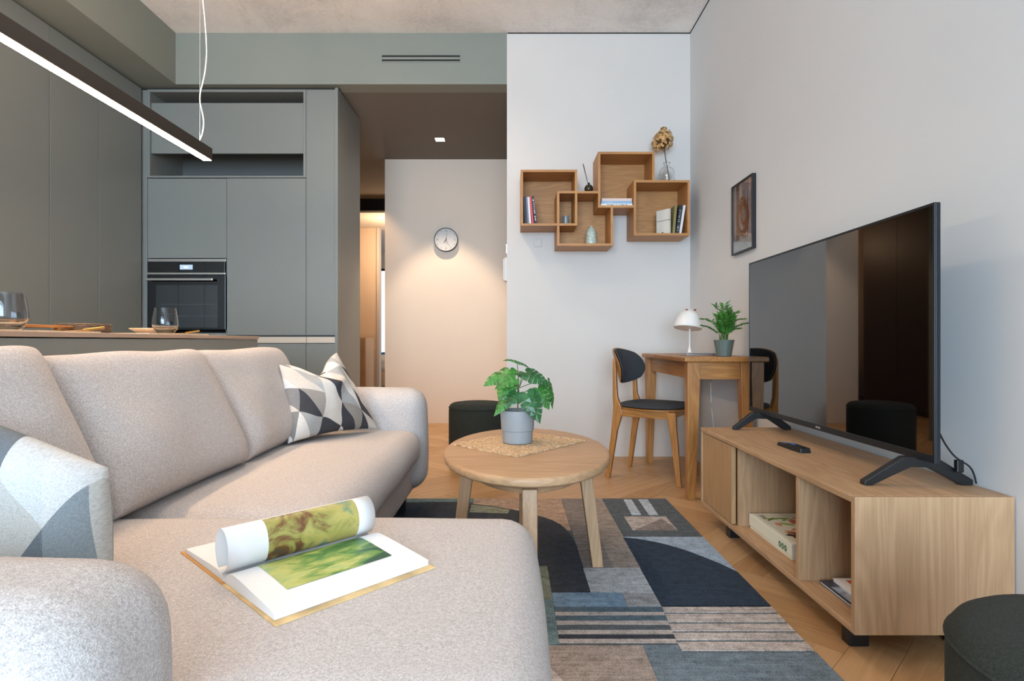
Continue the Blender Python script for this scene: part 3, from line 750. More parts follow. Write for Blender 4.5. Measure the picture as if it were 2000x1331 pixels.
# ================================================================ MONSTERA
PX, PY = .021, 2.165
mo = thing('potted_monstera', 'small monstera with split leaves in a grey pot on the coffee table', 'plant', (PX, PY, .4576))
z0 = .4576
pot = lathe('pot', [(0, z0), (.053, z0), (.056, z0 + .003), (.0585, z0 + .045), (.0585, z0 + .047), (.0615, z0 + .0485), (.062, z0 + .052), (.066, z0 + .122), (.0655, z0 + .1235), (.063, z0 + .1235), (.0625, z0 + .12), (.060, z0 + .09), (0, z0 + .09)], M['pot_grey'], mo, (PX, PY), 56, ang=30)
lathe('soil', [(0, z0 + .09), (.0598, z0 + .09), (.0598, z0 + .098), (0, z0 + .104)], M['soil'], mo, (PX, PY), 32)
LOB = [[(-.02, 0), (-.13, .12), (-.15, .26), (-.10, .42), (0, .52), (.12, .56), (.185, .54), (.165, .26), (.13, 0)],
       [(.13, 0), (.175, .26), (.215, .54), (.29, .55), (.375, .51), (.35, .24), (.30, 0)],
       [(.30, 0), (.36, .24), (.405, .50), (.48, .47), (.565, .41), (.53, .20), (.48, 0)],
       [(.48, 0), (.54, .19), (.595, .39), (.66, .34), (.735, .26), (.69, .13), (.65, 0)],
       [(.65, 0), (.70, .12), (.76, .245), (.85, .15), (.94, .06), (1.0, 0)]]
def leaf(parent, base, tip, face, mat, wid=1.0, droop=.25, fold=.25):
    """split leaf from base to tip; face = direction its upper side looks"""
    B, T = Vector(base), Vector(tip); L = (T - B).length; u = (T - B).normalized()
    f = Vector(face); f = (f - u * f.dot(u)).normalized(); s = u.cross(f)
    vs, fs = [], []
    for sg in (1, -1):
        for lb in LOB:
            k = len(vs)
            for a, c in lb:
                h = -droop * (a - .3) ** 2 - fold * c * c + .02 * math.sin(a * 19 + c * 9)
                vs.append(B + u * a * L + s * sg * c * L * wid + f * h * L)
            fs.append(tuple(range(k, k + len(lb))))
    o = mesh('leaf', vs, fs, mat, parent, sm=False)
    bm = bmesh.new(); bm.from_mesh(o.data); bmesh.ops.triangulate(bm, faces=bm.faces[:]); bm.to_mesh(o.data); bm.free()
    m = o.modifiers.new('thick', 'SOLIDIFY'); m.thickness = .0006
    return o
def mp(cx, cy, dy=0):
    s = 1111 / (PY + dy); x = 930 + cx / 7.006; y = 690 + cy / 7.006
    return Vector(((x - 1000) / s, PY + dy, .84 - (y - 668) / s))
stem0 = mp(590, 800)
LV = [((560, 105, .02), (375, 76, -.02), (0, -.4, 1), 'leaf', .55), ((560, 110, .02), (740, 190, .0), (.3, -.3, 1), 'leaf_dark', .5),
      ((455, 225, .0), (330, 420, -.05), (-.3, -1, .6), 'leaf', .95), ((330, 310, -.01), (95, 440, -.03), (-.2, -1, .6), 'leaf', .75),
      ((520, 345, -.03), (245, 470, -.06), (-.2, -.8, 1), 'leaf', .75), ((450, 420, -.02), (300, 650, -.05), (-.3, -1, .4), 'leaf', .95),
      ((500, 560, -.04), (228, 850, -.07), (-.5, -1, .3), 'leaf', .55), ((550, 545, -.05), (430, 740, -.08), (-.2, -1, .6), 'leaf_dark', .9),
      ((700, 260, -.02), (1010, 430, -.04), (.1, -.8, .9), 'leaf_dark', .78), ((705, 560, -.06), (885, 960, -.09), (.1, -1, .5), 'leaf_dark', .72),
      ((850, 490, -.01), (1010, 770, -.03), (.3, -1, .4), 'leaf', .85), ((1000, 400, .0), (1085, 770, .01), (.9, -.6, .2), 'leaf', .5),
      ((820, 500, .03), (690, 520, .03), (0, -1, .6), 'leaf', .6), ((480, 230, .03), (590, 300, .03), (.1, -1, .6), 'leaf', .8),
      ((640, 300, .05), (520, 250, .07), (0, -1, .5), 'leaf_dark', .7)]
for i, (bs, tp, fc, mt, wd_) in enumerate(LV):
    B, T = mp(*bs), mp(*tp)
    leaf(mo, B, T, fc, M[mt], wd_ * .88)
    hub = stem0 + Vector((0, 0, .03 + .03 * (i % 3)))
    mid = hub.lerp(B, .55) + Vector((0, 0, .012))
    tube('petiole', [hub, mid, B], .0016, M['stem'], mo, 6, smoothing=2)
tube('stem', [(PX, PY, z0 + .095), (PX + .001, PY, z0 + .13), (PX + .001, PY, .67), mp(580, 350)], .0028, M['stem'], mo, 8, smoothing=1)

# ================================================================ MEDIA UNIT
mu = thing('media_unit', 'long low oak media unit with a door and two open bays on black feet', 'media unit', (1.09, 2.07, 0))
x0, x1, y0, y1, zb, zt = .886, 1.300, 1.47, 2.672, .080, .438
T_ = .018
box('top_panel', x0, x1, y0 + T_ + .0002, y1, zt - T_, zt, M['oakY'], mu, .002)
box('bottom_panel', x0, x1, y0 + T_ + .0002, y1, zb, zb + T_, M['oakY'], mu, .002)
box('side_panel', x0, x1, y0, y0 + T_, zb, zt, M['oakZ'], mu, .002)
box('side_panel', x0, x1, y1 - T_, y1, zb + T_, zt - T_, M['oakZ'], mu, .002)
box('divider', x0 + .004, x1 - .016, 1.766, 1.784, zb + T_, zt - T_, M['oakZ'], mu, .001)
box('divider', x0 + .024, x1 - .016, 2.285, 2.300, zb + T_, zt - T_, M['oakZ'], mu, .001)
box('back_panel', x1 - .015, x1 - .003, y0 + T_, y1 - T_, zb + T_, zt - T_, M['oakZ'], mu, 0)
dm = wood('door_oak', rgb(150, 114, 76), rgb(202, 164, 118), 'Z', .5, .3)
box('door', x0 + .003, x0 + .021, 2.303, y1 - T_ - .004, zb + T_ + .003, zt - T_ - .003, dm, mu, .0015)
for x, y in ((x0 + .07, 1.585), (x1 - .06, 1.585), (x0 + .07, 2.45), (x1 - .06, 2.45)):
    box('foot', x - .028, x + .028, y - .02, y + .02, 0, zb, M['black'], mu, .004)

# ================================================================ TELEVISION
tv = thing('television', 'large flat-screen television standing on the oak media unit', 'television', (1.14, 2.1, zt))
tx, ty0, ty1, tz0, tz1 = 1.130, 1.520, 2.712, .513, 1.214
box('housing', tx + .002, tx + .016, ty0, ty1, tz0, tz1, M['tv_bezel'], tv, .002)
box('screen', tx, tx + .003, ty0 + .008, ty1 - .008, tz0 + .022, tz1 - .008, M['tv_screen'], tv, 0)
boxes('bezel', [(tx - .001, tx + .004, ty0, ty0 + .008, tz0, tz1), (tx - .001, tx + .004, ty1 - .008, ty1, tz0, tz1), (tx - .001, tx + .004, ty0 + .008, ty1 - .008, tz1 - .008, tz1), (tx - .001, tx + .004, ty0 + .008, ty1 - .008, tz0, tz0 + .022)], M['tv_bezel'], tv, .001)
box('back_cover', tx + .016, tx + .055, 1.72, 2.52, tz0 + .02, .95, M['black'], tv, .01)
boxes('badge_mark', [(tx - .0016, tx - .0008, 2.085 + .008 * k, 2.0905 + .008 * k, tz0 + .007, tz0 + .0145) for k in range(4)], M['silver'], tv)
def tvfoot(y, xf, xb, hz):
    cx = 1.145
    prof = [(xf, zt), (xf + .02, zt), (cx - .03, hz - .028), (cx + .02, hz - .030), (xb - .03, zt), (xb, zt), (xb, zt + .016), (cx + .04, hz), (cx - .05, hz), (xf, zt + .012)]
    for p in [0]:
        n_ = len(prof); vs = [(x, y - .012, z) for x, z in prof] + [(x, y + .012, z) for x, z in prof]
        fs = [tuple(range(n_)), tuple(range(n_, 2 * n_))] + [(i, (i + 1) % n_, n_ + (i + 1) % n_, n_ + i) for i in range(n_)]
        return mesh('foot', vs, fs, M['black'], tv, .002)
tvfoot(1.60, .985, 1.288, .518); tvfoot(2.60, 1.01, 1.27, .518)
cb = thing('power_cable', 'black cable clipped to the near television foot', 'cable', (1.24, 1.585, .5))
tube('cord', [(1.172, 1.56, .59), (1.19, 1.565, .56), (1.22, 1.572, .525), (1.245, 1.575, .508), (1.268, 1.58, .497), (1.284, 1.583, .478), (1.292, 1.583, .445)], .0024, M['black'], cb, 8, smoothing=2)
box('clip', 1.228, 1.248, 1.569, 1.583, .478, .513, M['black'], cb, .003)
# remote
rm = thing('remote_control', 'black remote control lying on the oak media unit', 'remote control', (1.053, 2.13, zt), R(4))
mesh('body', [(-.02, -.082, 0), (.02, -.082, 0), (.021, .0, 0), (.019, .082, 0), (-.019, .082, 0), (-.021, 0, 0),
              (-.018, -.078, .018), (.018, -.078, .018), (.019, 0, .019), (.017, .078, .014), (-.017, .078, .014), (-.019, 0, .019)],
     [(0, 1, 2, 3, 4, 5), (6, 7, 8, 9, 10, 11)] + [(i, (i + 1) % 6, 6 + (i + 1) % 6, 6 + i) for i in range(6)], M['black'], rm, .002)
lathe('navigation_ring', [(0, .0185), (.011, .0185), (.011, .0205), (.006, .021), (0, .021)], plain('ring', rgb(60, 90, 150), .3), rm, (0, .0), 20)
for i in range(3):
    for j in range(3): box('button', -.012 + i * .009, -.007 + i * .009, .03 + j * .012, .036 + j * .012, .0155, .0178, plain('btn', rgb([150, 70, 120][i], 80, 90), .5) if (i, j) == (0, 0) else M['silver'], rm, 0)
# puzzle box in the middle bay
pz = thing('puzzle_box', 'cream flat box with plant pictures and three green round marks in the middle bay', 'box', (1.07, 2.1, zb + T_))
cream = plain('cream_card', rgb(226, 226, 208), .6)
zz0 = zb + T_ + .0005
box('lid', .945, 1.215, 1.925, 2.268, zz0 + .012, zz0 + .057, cream, pz, .002)
box('tray', .948, 1.212, 1.928, 2.265, zz0, zz0 + .03, cream, pz, .001)
box('shelf_print', .96, 1.2, 1.94, 2.255, zz0 + .057, zz0 + .0574, plain('grey_card', rgb(206, 204, 188), .6), pz, 0)
cols = [plain('p1', rgb(84, 110, 50), .6), plain('p2', rgb(190, 120, 90), .6), plain('p3', rgb(64, 48, 54), .6), plain('p4', rgb(120, 150, 80), .6)]
random.seed(11)
for i in range(60):
    cx, cy = random.uniform(.99, 1.18), random.uniform(1.955, 2.2); a = random.uniform(0, 3.1); l, w_ = random.uniform(.014, .034), random.uniform(.005, .011)
    ca, sa = math.cos(a), math.sin(a)
    pts = [(cx + l * math.cos(t) * ca - w_ * math.sin(t) * sa, cy + l * math.cos(t) * sa + w_ * math.sin(t) * ca) for t in [k * math.pi / 4 for k in range(8)]]
    prism('plant_print', pts, zz0 + .0574, zz0 + .0577 + i * .00001, cols[i % 4], pz)
for k in range(3):
    yc = 1.965 + k * .021; zc_ = zz0 + .028
    pts = [(.9445, yc + .009 * math.cos(t), zc_ + .011 * math.sin(t)) for t in [q * math.pi / 10 for q in range(20)]]
    d = mesh('round_mark', pts + [(.9452, p[1], p[2]) for p in pts], [tuple(range(20)), tuple(range(20, 40))], plain('mark_green', rgb(48, 104, 66), .6) if k == 0 else bpy.data.materials['mark_green'], pz)
    boxes('sign', [(.9440, .9446, yc - .0008, yc + .0008, zc_ - .005, zc_ + .005), (.9440, .9446, yc - .003, yc + .003, zc_ - .0006, zc_ + .0008)], M['white'], d)
for k in range(3): box('title_line', .972 + k * .007, .975 + k * .007, 2.19 + .01 * k, 2.24, zz0 + .0575, zz0 + .058, M['black'], pz, 0)
# magazines in the near bay
m1 = thing('magazine', 'dark navy magazine lying in the near bay of the media unit', 'magazine', (1.05, 1.62, zb + T_))
box('pages', .948, 1.158, 1.502, 1.748, zb + T_ + .001, zb + T_ + .007, M['paper'], m1, 0)
box('cover', .945, 1.16, 1.50, 1.75, zb + T_ + .007, zb + T_ + .0085, plain('navy_cover', rgb(52, 60, 78), .3), m1, 0)
box('back_cover', .945, 1.16, 1.50, 1.75, zb + T_ + .0002, zb + T_ + .001, plain('navy_back', rgb(30, 34, 70), .3), m1, 0)
box('cover_picture', .953, .995, 1.51, 1.70, zb + T_ + .0085, zb + T_ + .0088, plain('grey_photo', rgb(150, 162, 178), .4, var=.4, vs=60), m1, 0)
m2 = thing('magazine', 'white magazine with a red and yellow cover picture on top of the navy one', 'magazine', (1.07, 1.62, zb + T_ + .009))
zq = zb + T_ + .0092
box('pages', .982, 1.19, 1.497, 1.738, zq, zq + .008, M['paper'], m2, 0)
box('cover', .980, 1.19, 1.495, 1.74, zq + .008, zq + .0095, M['paper'], m2, 0)
box('cover_picture', 1.01, 1.17, 1.52, 1.722, zq + .0095, zq + .0098, painting('print_red', [(.35, rgb(120, 90, 30)), (.45, rgb(200, 60, 30)), (.55, rgb(230, 150, 50)), (.65, rgb(220, 200, 120))], 9, .5, (9, 9, 9)), m2, 0)

# ================================================================ PICTURE
pc = thing('framed_picture', 'narrow black framed photo of a brown knotted loop before grey boards', 'picture', (XR, 3.175, 1.54))
fy0, fy1, fz0, fz1 = 3.035, 3.325, 1.342, 1.742
for n_, b in (('frame_side', (XR - .022, XR, fy0, fy0 + .008, fz0, fz1)), ('frame_side', (XR - .022, XR, fy1 - .008, fy1, fz0, fz1)), ('frame_top', (XR - .022, XR, fy0 + .008, fy1 - .008, fz1 - .008, fz1)), ('frame_bottom', (XR - .022, XR, fy0 + .008, fy1 - .008, fz0, fz0 + .008))):
    box(n_, *b, M['black'], pc, .001)
xs = XR - .012
bmats = [plain('print_board', rgb(*c), .5, var=.25, vs=30) for c in ((160, 150, 146), (196, 190, 196), (120, 110, 112), (170, 174, 198))]
yy = fy0 + .008; k = 0
while yy < fy1 - .0085:
    wv = min(random.choice((.02, .032, .045, .012)), fy1 - .008 - yy)
    box('printed_board', xs, xs + .004, yy, yy + wv, fz0 + .008, fz1 - .008, bmats[k % 4], pc, 0); yy += wv; k += 1
box('printed_ground', xs - .0005, xs, fy0 + .008, fy1 - .008, fz0 + .008, fz0 + .075, plain('print_grey', rgb(196, 204, 208), .5, var=.2, vs=30), pc, 0)
brn = plain('print_brown', rgb(150, 98, 66), .5, var=.5, vs=60)
def ringp(cy, cz, ry, rzz, th, x):
    vs, fs = [], []
    n_ = 28
    for k in range(n_):
        a = 2 * math.pi * k / n_; vs += [(x, cy + ry * math.cos(a), cz + rzz * math.sin(a)), (x, cy + (ry - th) * math.cos(a), cz + (rzz - th) * math.sin(a))]
    for k in range(n_): l = (k + 1) % n_; fs.append((2 * k, 2 * l, 2 * l + 1, 2 * k + 1))
    return mesh('printed_loop', vs, fs, brn, pc)
ringp(3.18, 1.53, .085, .10, .035, xs - .001); ringp(3.16, 1.56, .05, .075, .02, xs - .0014); ringp(3.19, 1.63, .03, .025, .02, xs - .0018)
box('glazing', xs - .004, xs - .003, fy0 + .008, fy1 - .008, fz0 + .008, fz1 - .008, M['glass'], pc, 0)

# ================================================================ DESK
ds = thing('desk', 'small honey-coloured wooden desk in the corner by the right wall', 'desk', (1.1, 3.49, 0))
box('tabletop', .908, 1.297, 2.985, 3.985, .733, .760, M['teakY'], ds, .006, 3)
for n_, b, m_a in (('apron', (.955, .973, 3.06, 3.93, .64, .733), 'Y'), ('apron', (1.235, 1.253, 3.06, 3.93, .64, .733), 'Y'), ('apron', (.99, 1.22, 3.022, 3.040, .64, .733), 'X'), ('apron', (.99, 1.22, 3.935, 3.953, .64, .733), 'X')):
    box(n_, *b, M['teak' + m_a], ds, .002)
for x, y in ((.957, 3.035), (1.249, 3.035), (.957, 3.945), (1.249, 3.945)):
    dx = 1 if x < 1.1 else -1; 
    bar('leg', [(x - dx * .004, y, 0, .020, .020), (x + dx * .004, y, .60, .033, .030), (x + dx * .004, y, .733, .034, .030)], M['teakZ'], ds, .003)
# chair
hc = thing('dining_chair', 'wooden chair with dark grey seat and back pad at the desk', 'chair', (.878, 3.557, 0), math.atan2(-.237, .372))
for s in (-1, 1):
    y = s * .172
    def leg2(path): return path
    vs, fs = [], []
    pr = [(-.232, -.206, 0), (-.196, -.158, .30), (-.188, -.128, .40), (-.186, -.135, .44), (-.190, -.160, .50), (-.190, -.166, .60), (-.190, -.170, .70), (-.188, -.172, .735)]
    for a, b_, z in pr:
        yo = y + s * (.012 * (1 - z / .44) if z < .44 else 0)
        vs += [(a, yo - .014, z), (b_, yo - .014, z), (b_, yo + .014, z), (a, yo + .014, z)]
    for i in range(len(pr) - 1):
        for k in range(4): l = (k + 1) % 4; fs.append((4 * i + k, 4 * i + l, 4 * i + 4 + l, 4 * i + 4 + k))
    e = 4 * (len(pr) - 1); fs += [(0, 1, 2, 3), (e, e + 1, e + 2, e + 3)]
    mesh('leg', vs, fs, M['teakZ'], hc, .004)
    bar('leg', [(.222, y + s * .012, 0, .013, .013), (.182, y, .34, .021, .017), (.172, y, .425, .028, .018)], M['teakZ'], hc, .004)
    box('side_rail', -.15, .16, y - .011, y + .011, .385, .428, M['teakX'], hc, .003)
box('front_rail', .16, .182, -.16, .16, .388, .428, M['teakY'], hc, .003)
box('rear_rail', -.175, -.155, -.16, .16, .388, .428, M['teakY'], hc, .003)
def squircle_pad(name, fn, mat, n=18, th=.01, top=.0, parent=hc):
    """front surface fn(a,b)->(point, normal) on a rounded square"""
    vs, fs = [], []
    for s in (1, -1):
        for i in range(n + 1):
            for j in range(n + 1):
                a, b_ = 2 * i / n - 1, 2 * j / n - 1
                k = .42
                A = a * math.sqrt(1 - k * b_ * b_); B = b_ * math.sqrt(1 - k * a * a)
                p, nr = fn(A, B); e = max(abs(a), abs(b_))
                h = th * (.55 + (top if s == 1 else 0) * (1 - e ** 3)) * (1 if e < .999 else .45)
                vs.append(Vector(p) + Vector(nr) * s * h)
    m = (n + 1) ** 2
    for i in range(n):
        for j in range(n):
            a = i * (n + 1) + j; q = (a, a + 1, a + n + 2, a + n + 1); fs += [q, tuple(m + k for k in q)]
    ring = [i * (n + 1) for i in range(n)] + [n * (n + 1) + j for j in range(n)] + [i * (n + 1) + n for i in range(n, 0, -1)] + [j for j in range(n, 0, -1)]
    for a, b_ in zip(ring, ring[1:] + ring[:1]): fs.append((a, b_, m + b_, m + a))
    return mesh(name, vs, fs, mat, parent, sm=True, ang=50)
squircle_pad('seat', lambda a, b: ((.012 + a * .218, b * .215 * (1 + .05 * a), .434 - .006 * a * a * 0), (0, 0, 1)), M['teakX'], th=.010)
squircle_pad('seat_pad', lambda a, b: ((.012 + a * .211, b * .208 * (1 + .05 * a), .449), (0, 0, 1)), M['pad'], th=.014, top=.9)
def bk_fn(off):
    def f(a, b):
        y = b * .212; x = -.216 + .085 * b * b + off - .028 * a
        return ((x, y, .688 + a * .112), Vector((1, -.83 * b, .1)).normalized())
    return f
squircle_pad('backrest', bk_fn(0), M['teakY'], th=.010)
squircle_pad('back_pad', lambda a, b: bk_fn(.017)(a * .96, b * .96), M['pad'], th=.010, top=.5)

# desk lamp
lp = thing('desk_lamp', 'small white mushroom desk lamp with copper fittings on the desk', 'lamp', (1.12, 3.60, .76))
lx, ly = 1.118, 3.58
lathe('base', [(0, .760), (.050, .760), (.052, .764), (.048, .768), (.012, .775), (.009, .79), (.0045, .815), (.0045, .822), (0, .822)], M['white'], lp, (lx, ly), 36)
tube('stem', [(lx, ly, .80), (lx, ly, 1.015)], .0048, M['white'], lp, 12)
sh = [(.0865, -.095), (.085, -.085), (.078, -.055), (.066, -.025), (.050, .0), (.030, .013), (.0, .016)]
shi = [(r_ - .003 if r_ > .004 else 0, z - .003) for r_, z in reversed(sh)]
so = lathe('shade', sh + shi, M['white'], lp, (0, 0), 40, close=False)
for v_ in so.data.vertices: v_.co = Vector(v_.co) + lp.location
so.rotation_euler = (R(-9), R(8), 0); so.location = Vector((lx - .004, ly, 1.020)) - lp.location
for dx in (-.024, .026): 
    kn = tube('fitting', [(lx + dx - .007, ly - .02, 1.040), (lx + dx + .007, ly - .02, 1.040)], .0055, M['copper'], lp, 10)
tube('cross_bar', [(lx - .024, ly - .02, 1.041), (lx + .026, ly - .02, 1.041)], .0018, M['white'], lp, 8)
tube('bulb', [(lx - .012, ly, .965), (lx - .012, ly, .99), (lx - .012, ly, 1.0)], .012, M['white_m'], lp, 12)
tube('power_cord', [(1.17, 3.62, .764), (1.25, 3.75, .763), (1.300, 3.80, .74), (1.298, 3.72, .60), (1.296, 3.70, .42), (1.285, 3.62, .28), (1.290, 3.60, .05)], .0025, M['white'], lp, 6, smoothing=2)
# closed laptop
lt = thing('laptop', 'closed silver laptop lying on the desk in front of the lamp', 'laptop', (1.12, 3.36, .76), R(0))
box('base', 1.015, 1.215, 3.30, 3.44, .7605, .7685, M['silver'], lt, .002)
box('lid', 1.015, 1.215, 3.30, 3.44, .7695, .7745, M['silver'], lt, .002)
boxes('port', [(1.165, 1.175, 3.2992, 3.301, .763, .767), (1.185, 1.191, 3.2992, 3.301, .763, .767)], M['black'], lt)
# desk palm
pp = thing('potted_palm', 'small parlour palm in a dark green-grey pot on the desk', 'plant', (1.153, 3.095, .76))
qx, qy = 1.153, 3.095
pv = []
lathe('pot', [(0, .7605), (.037, .7605), (.0385, .763), (.053, .846), (.055, .847), (.055, .850), (.051, .850), (.048, .835), (0, .835)], M['pot_green'], pp, (qx, qy), 16, ang=15)
lathe('soil', [(0, .835), (.0478, .835), (.0478, .838), (0, .842)], M['soil'], pp, (qx, qy), 20)
random.seed(5)
def frond(a, lean, h, nl=9, ll=.042):
    bx, by = qx + random.uniform(-.022, .022), qy + random.uniform(-.022, .022)
    pts = []
    for i in range(9):
        t = i / 8; r_ = lean * t ** 1.9; pts.append(Vector((bx + math.cos(a) * r_, by + math.sin(a) * r_, .838 + h * (t - .22 * t ** 3 * (lean / .08)))))
    vs, fs = [], []
    for i in range(9):
        p = pts[i]; rr = .0016 * (1 - .6 * i / 8)
        vs += [p + Vector((rr, 0, 0)), p + Vector((-rr * .5, rr * .87, 0)), p + Vector((-rr * .5, -rr * .87, 0))]
    for i in range(8):
        for k in range(3): l = (k + 1) % 3; fs.append((3 * i + k, 3 * i + l, 3 * i + 3 + l, 3 * i + 3 + k))
    for k in range(nl):
        t = .42 + .58 * k / (nl - 1); f = t * 8; i = min(7, int(f)); p = pts[i].lerp(pts[i + 1], f - i); tg = (pts[i + 1] - pts[i]).normalized()
        sd = tg.cross(Vector((0, 0, 1))); sd = sd.normalized() if sd.length > .01 else Vector((1, 0, 0))
        sd = (sd + Vector((random.uniform(-.5, .5), random.uniform(-.5, .5), 0))).normalized()
        for sg in (1, -1):
            d = (tg * .75 + sd * sg * .9 + Vector((0, 0, -.12))).normalized(); L = ll * random.uniform(.8, 1.15) * (1 - .3 * abs(k / nl - .4))
            wv = d.cross(Vector((random.uniform(-.3, .3), -1, .5))).normalized() * .0052
            k0 = len(vs); vs += [p, p + d * L * .4 + wv, p + d * L, p + d * L * .4 - wv]; fs.append((k0, k0 + 1, k0 + 2, k0 + 3))
    mesh('frond', vs, fs, M['palm'], pp)
for i in range(22):
    a = random.uniform(0, 6.28); ln = random.uniform(.01, .055); frond(a, ln, random.uniform(.10, .19))
for a, ln, h in ((3.3, .115, .185), (3.0, .09, .12), (.1, .12, .19), (-.3, .125, .16), (.2, .09, .10), (1.6, .03, .225), (-1.4, .03, .21), (2.9, .06, .24), (0, .07, .20)): frond(a, ln, h, 10, .046)

# ================================================================ WALL SHELF
YF, YW = 3.912, YB - .002
ws_ = thing('box_shelf', 'oak wall shelf of four interlocking square boxes on the white wall', 'shelf', (.64, YW, 1.8))
t = .016
Bx = dict(A=(.060, .449, 1.639, 2.025), B=(.310, .695, 1.501, 1.878), C=(.592, .981, 1.763, 2.148), D=(.838, 1.223, 1.572, 1.953))
FO = dict(A=0, B=.0012, C=.0004, D=0)
def brd(n_, x0, x1, z0, z1, ax): box(n_, x0, x1, YF + FO[key] + (.0004 if ax == 'Z' else 0), YW, z0, z1, M['shelfoak' + ax], ws_, .0005)
for key, (a, b_, c, d) in Bx.items():
    bk_top = b_ if key != 'B' else .592
    brd('top_board', a, bk_top, d - t, d, 'X')
    brd('bottom_board', a, b_ if key != 'C' else .838, c, c + t, 'X')
    brd('side_board', a, a + t, c + t, d - t, 'Z')
    lo, hi = c + t, d - t
    if key == 'B': hi = 1.763
    if key == 'C': lo = 1.953
    brd('side_board', b_ - t, b_, lo, hi, 'Z')
    if key == 'C': box('back_panel', a + t, .838, YW - .008, YW - .001, c + t, d - t, M['shelfoakX'], ws_, 0); box('back_panel', .838, b_ - t, YW - .0075, YW - .001, 1.953, d - t, M['shelfoakX'], ws_, 0)
    elif key == 'B': box('back_panel', a + t, b_ - t, YW - .0065, YW - .001, c + t, 1.763, M['shelfoakX'], ws_, 0); box('back_panel', a + t, .592, YW - .0066, YW - .001, 1.763, d - t, M['shelfoakX'], ws_, 0)
    else: box('back_panel', a + t, b_ - t, YW - .006, YW - .001, c + t, d - t, M['shelfoakX'], ws_, 0)

def glyphs(parent, x, z0, z1, y, w_, col, n, horiz=False, tilt=0, lt=None):
    """unreadable small lettering: strokes set like capitals down the spine"""
    random.seed(n); L = []
    for k in range(n):
        if random.random() < .12: continue
        a = z0 + (z1 - z0) * k / n; h = (z1 - z0) / n * .62
        if horiz:
            L += [(a, a + h * .3, y - .0006, y, x - w_, x + w_), (a, a + h, y - .0006, y, x + w_ * random.choice((-.9, .1, .6)), x + w_ * random.choice((.8, 1.0)))]
        else:
            L += [(x - w_, x + w_, y - .0006, y, a, a + h * .3), (x + w_ * random.choice((-1, .4)), x + w_ * random.choice((.75, 1)), y - .0006, y, a, a + h)]
    L = [(min(q[0], q[1]), max(q[0], q[1]), q[2], q[3], min(q[4], q[5]), max(q[4], q[5])) for q in L]
    return L
def upright_book(x, zb_, w_, h, d, lean, col, label, group, y=None, glyph=None, yaw=0):
    y = y or YF + .03
    t_ = thing('book', label, 'book', (x, y, zb_ + max(0, math.sin(R(lean))) * w_ + .0003), 0, group)
    t_['local'] = 1
    t_.rotation_euler = (0, R(lean), R(yaw))
    cm = plain('spine_' + label.split()[0], col, .5)
    up = abs(math.sin(R(lean))) * 0
    boxes('cover', [(0, .0015, 0, d, 0, h), (w_ - .0015, w_, 0, d, 0, h), (0, w_, -.001, .0015, 0, h)], cm, t_)
    box('pages', .0016, w_ - .0016, .002, d - .002, .002, h - .002, M['paper'], t_, 0)
    if glyph:
        L = glyphs(t_, w_ / 2, h * glyph[1], h * glyph[2], -.001, w_ * .25, None, glyph[0])
        boxes('lettering', L, glyph[3], t_)
    return t_
ga = 'books leaning in the left shelf box'
za_ = 1.6555
upright_book(.088, za_, .017, .192, .14, -3, rgb(24, 24, 26), 'thick black book leaning first from left in the left shelf box', ga)
upright_book(.1065, za_, .011, .190, .13, -3.4, rgb(110, 112, 134), 'thin grey-blue book between the black and the white spine in the left box', ga)
upright_book(.1195, za_, .014, .188, .14, -4, rgb(220, 216, 214), 'white book left of the red spine in the left shelf box', ga)
upright_book(.138, za_, .013, .192, .14, -5, rgb(206, 62, 76), 'red book leaning in the left shelf box', ga)
upright_book(.157, za_, .018, .194, .14, -6.5, rgb(20, 20, 22), 'black book with white lettering, rightmost in the left shelf box', ga, glyph=(13, .12, .94, M['white']))
gc = 'books lying flat in the upper shelf box'
zq = 1.7795
for k, (c_, lb, th_) in enumerate((((228, 228, 226), 'white paperback with black lettering, lowest of the flat stack', .019), ((140, 176, 208), 'light blue paperback in the middle of the flat stack', .018), ((222, 198, 192), 'pale pink paperback on top of the flat stack', .018))):
    t_ = thing('book', lb, 'book', (.72, YF + .03, zq), 0, gc)
    x0 = .616 + .003 * k; cm = plain('flat_cover_%s' % 'abc'[k], rgb(*c_), .5)
    boxes('cover', [(x0, .834 - .002 * k, YF + .03, YF + .17, zq, zq + .0012), (x0, .834 - .002 * k, YF + .03, YF + .17, zq + th_ - .0014, zq + th_ - .0002), (x0, .834 - .002 * k, YF + .029, YF + .031, zq, zq + th_ - .0002)], cm, t_)
    box('pages', x0 + .002, .832 - .002 * k, YF + .032, YF + .168, zq + .0013, zq + th_ - .0015, M['paper'], t_, 0)
    if k == 0:
        L = glyphs(t_, zq + th_ / 2, .66, .80, YF + .029, .0045, None, 16, True); boxes('lettering', L, M['black'], t_)
    if k == 1:
        boxes('lettering', glyphs(t_, zq + th_ / 2, .64, .70, YF + .029, .003, None, 8, True), M['white'], t_)
    zq += th_
gd = 'books standing in the right shelf box'
zd = 1.5885
wb = upright_book(1.088, zd, .016, .176, .11, 0, rgb(226, 222, 212), 'white book turned aslant with its cover showing, leftmost in the right shelf box', gd, yaw=36)
box('elastic_band', -.0006, .0166, -.0016, .11, .098, .1005, M['black'], wb, 0)
box('cover_motif', -.0012, -.0002, .05, .062, .008, .020, M['twig'], wb, 0)
upright_book(1.112, zd, .017, .196, .14, 4.5, rgb(130, 122, 74), 'olive green book leaning in the right shelf box', gd)
upright_book(1.134, zd, .020, .200, .14, 7.5, rgb(26, 26, 30), 'black book with pale lettering leaning in the right shelf box', gd, glyph=(10, .1, .85, M['silver']))
upright_book(1.158, zd, .016, .199, .14, 8.5, rgb(222, 220, 220), 'white book leaning rightmost in the right shelf box', gd)
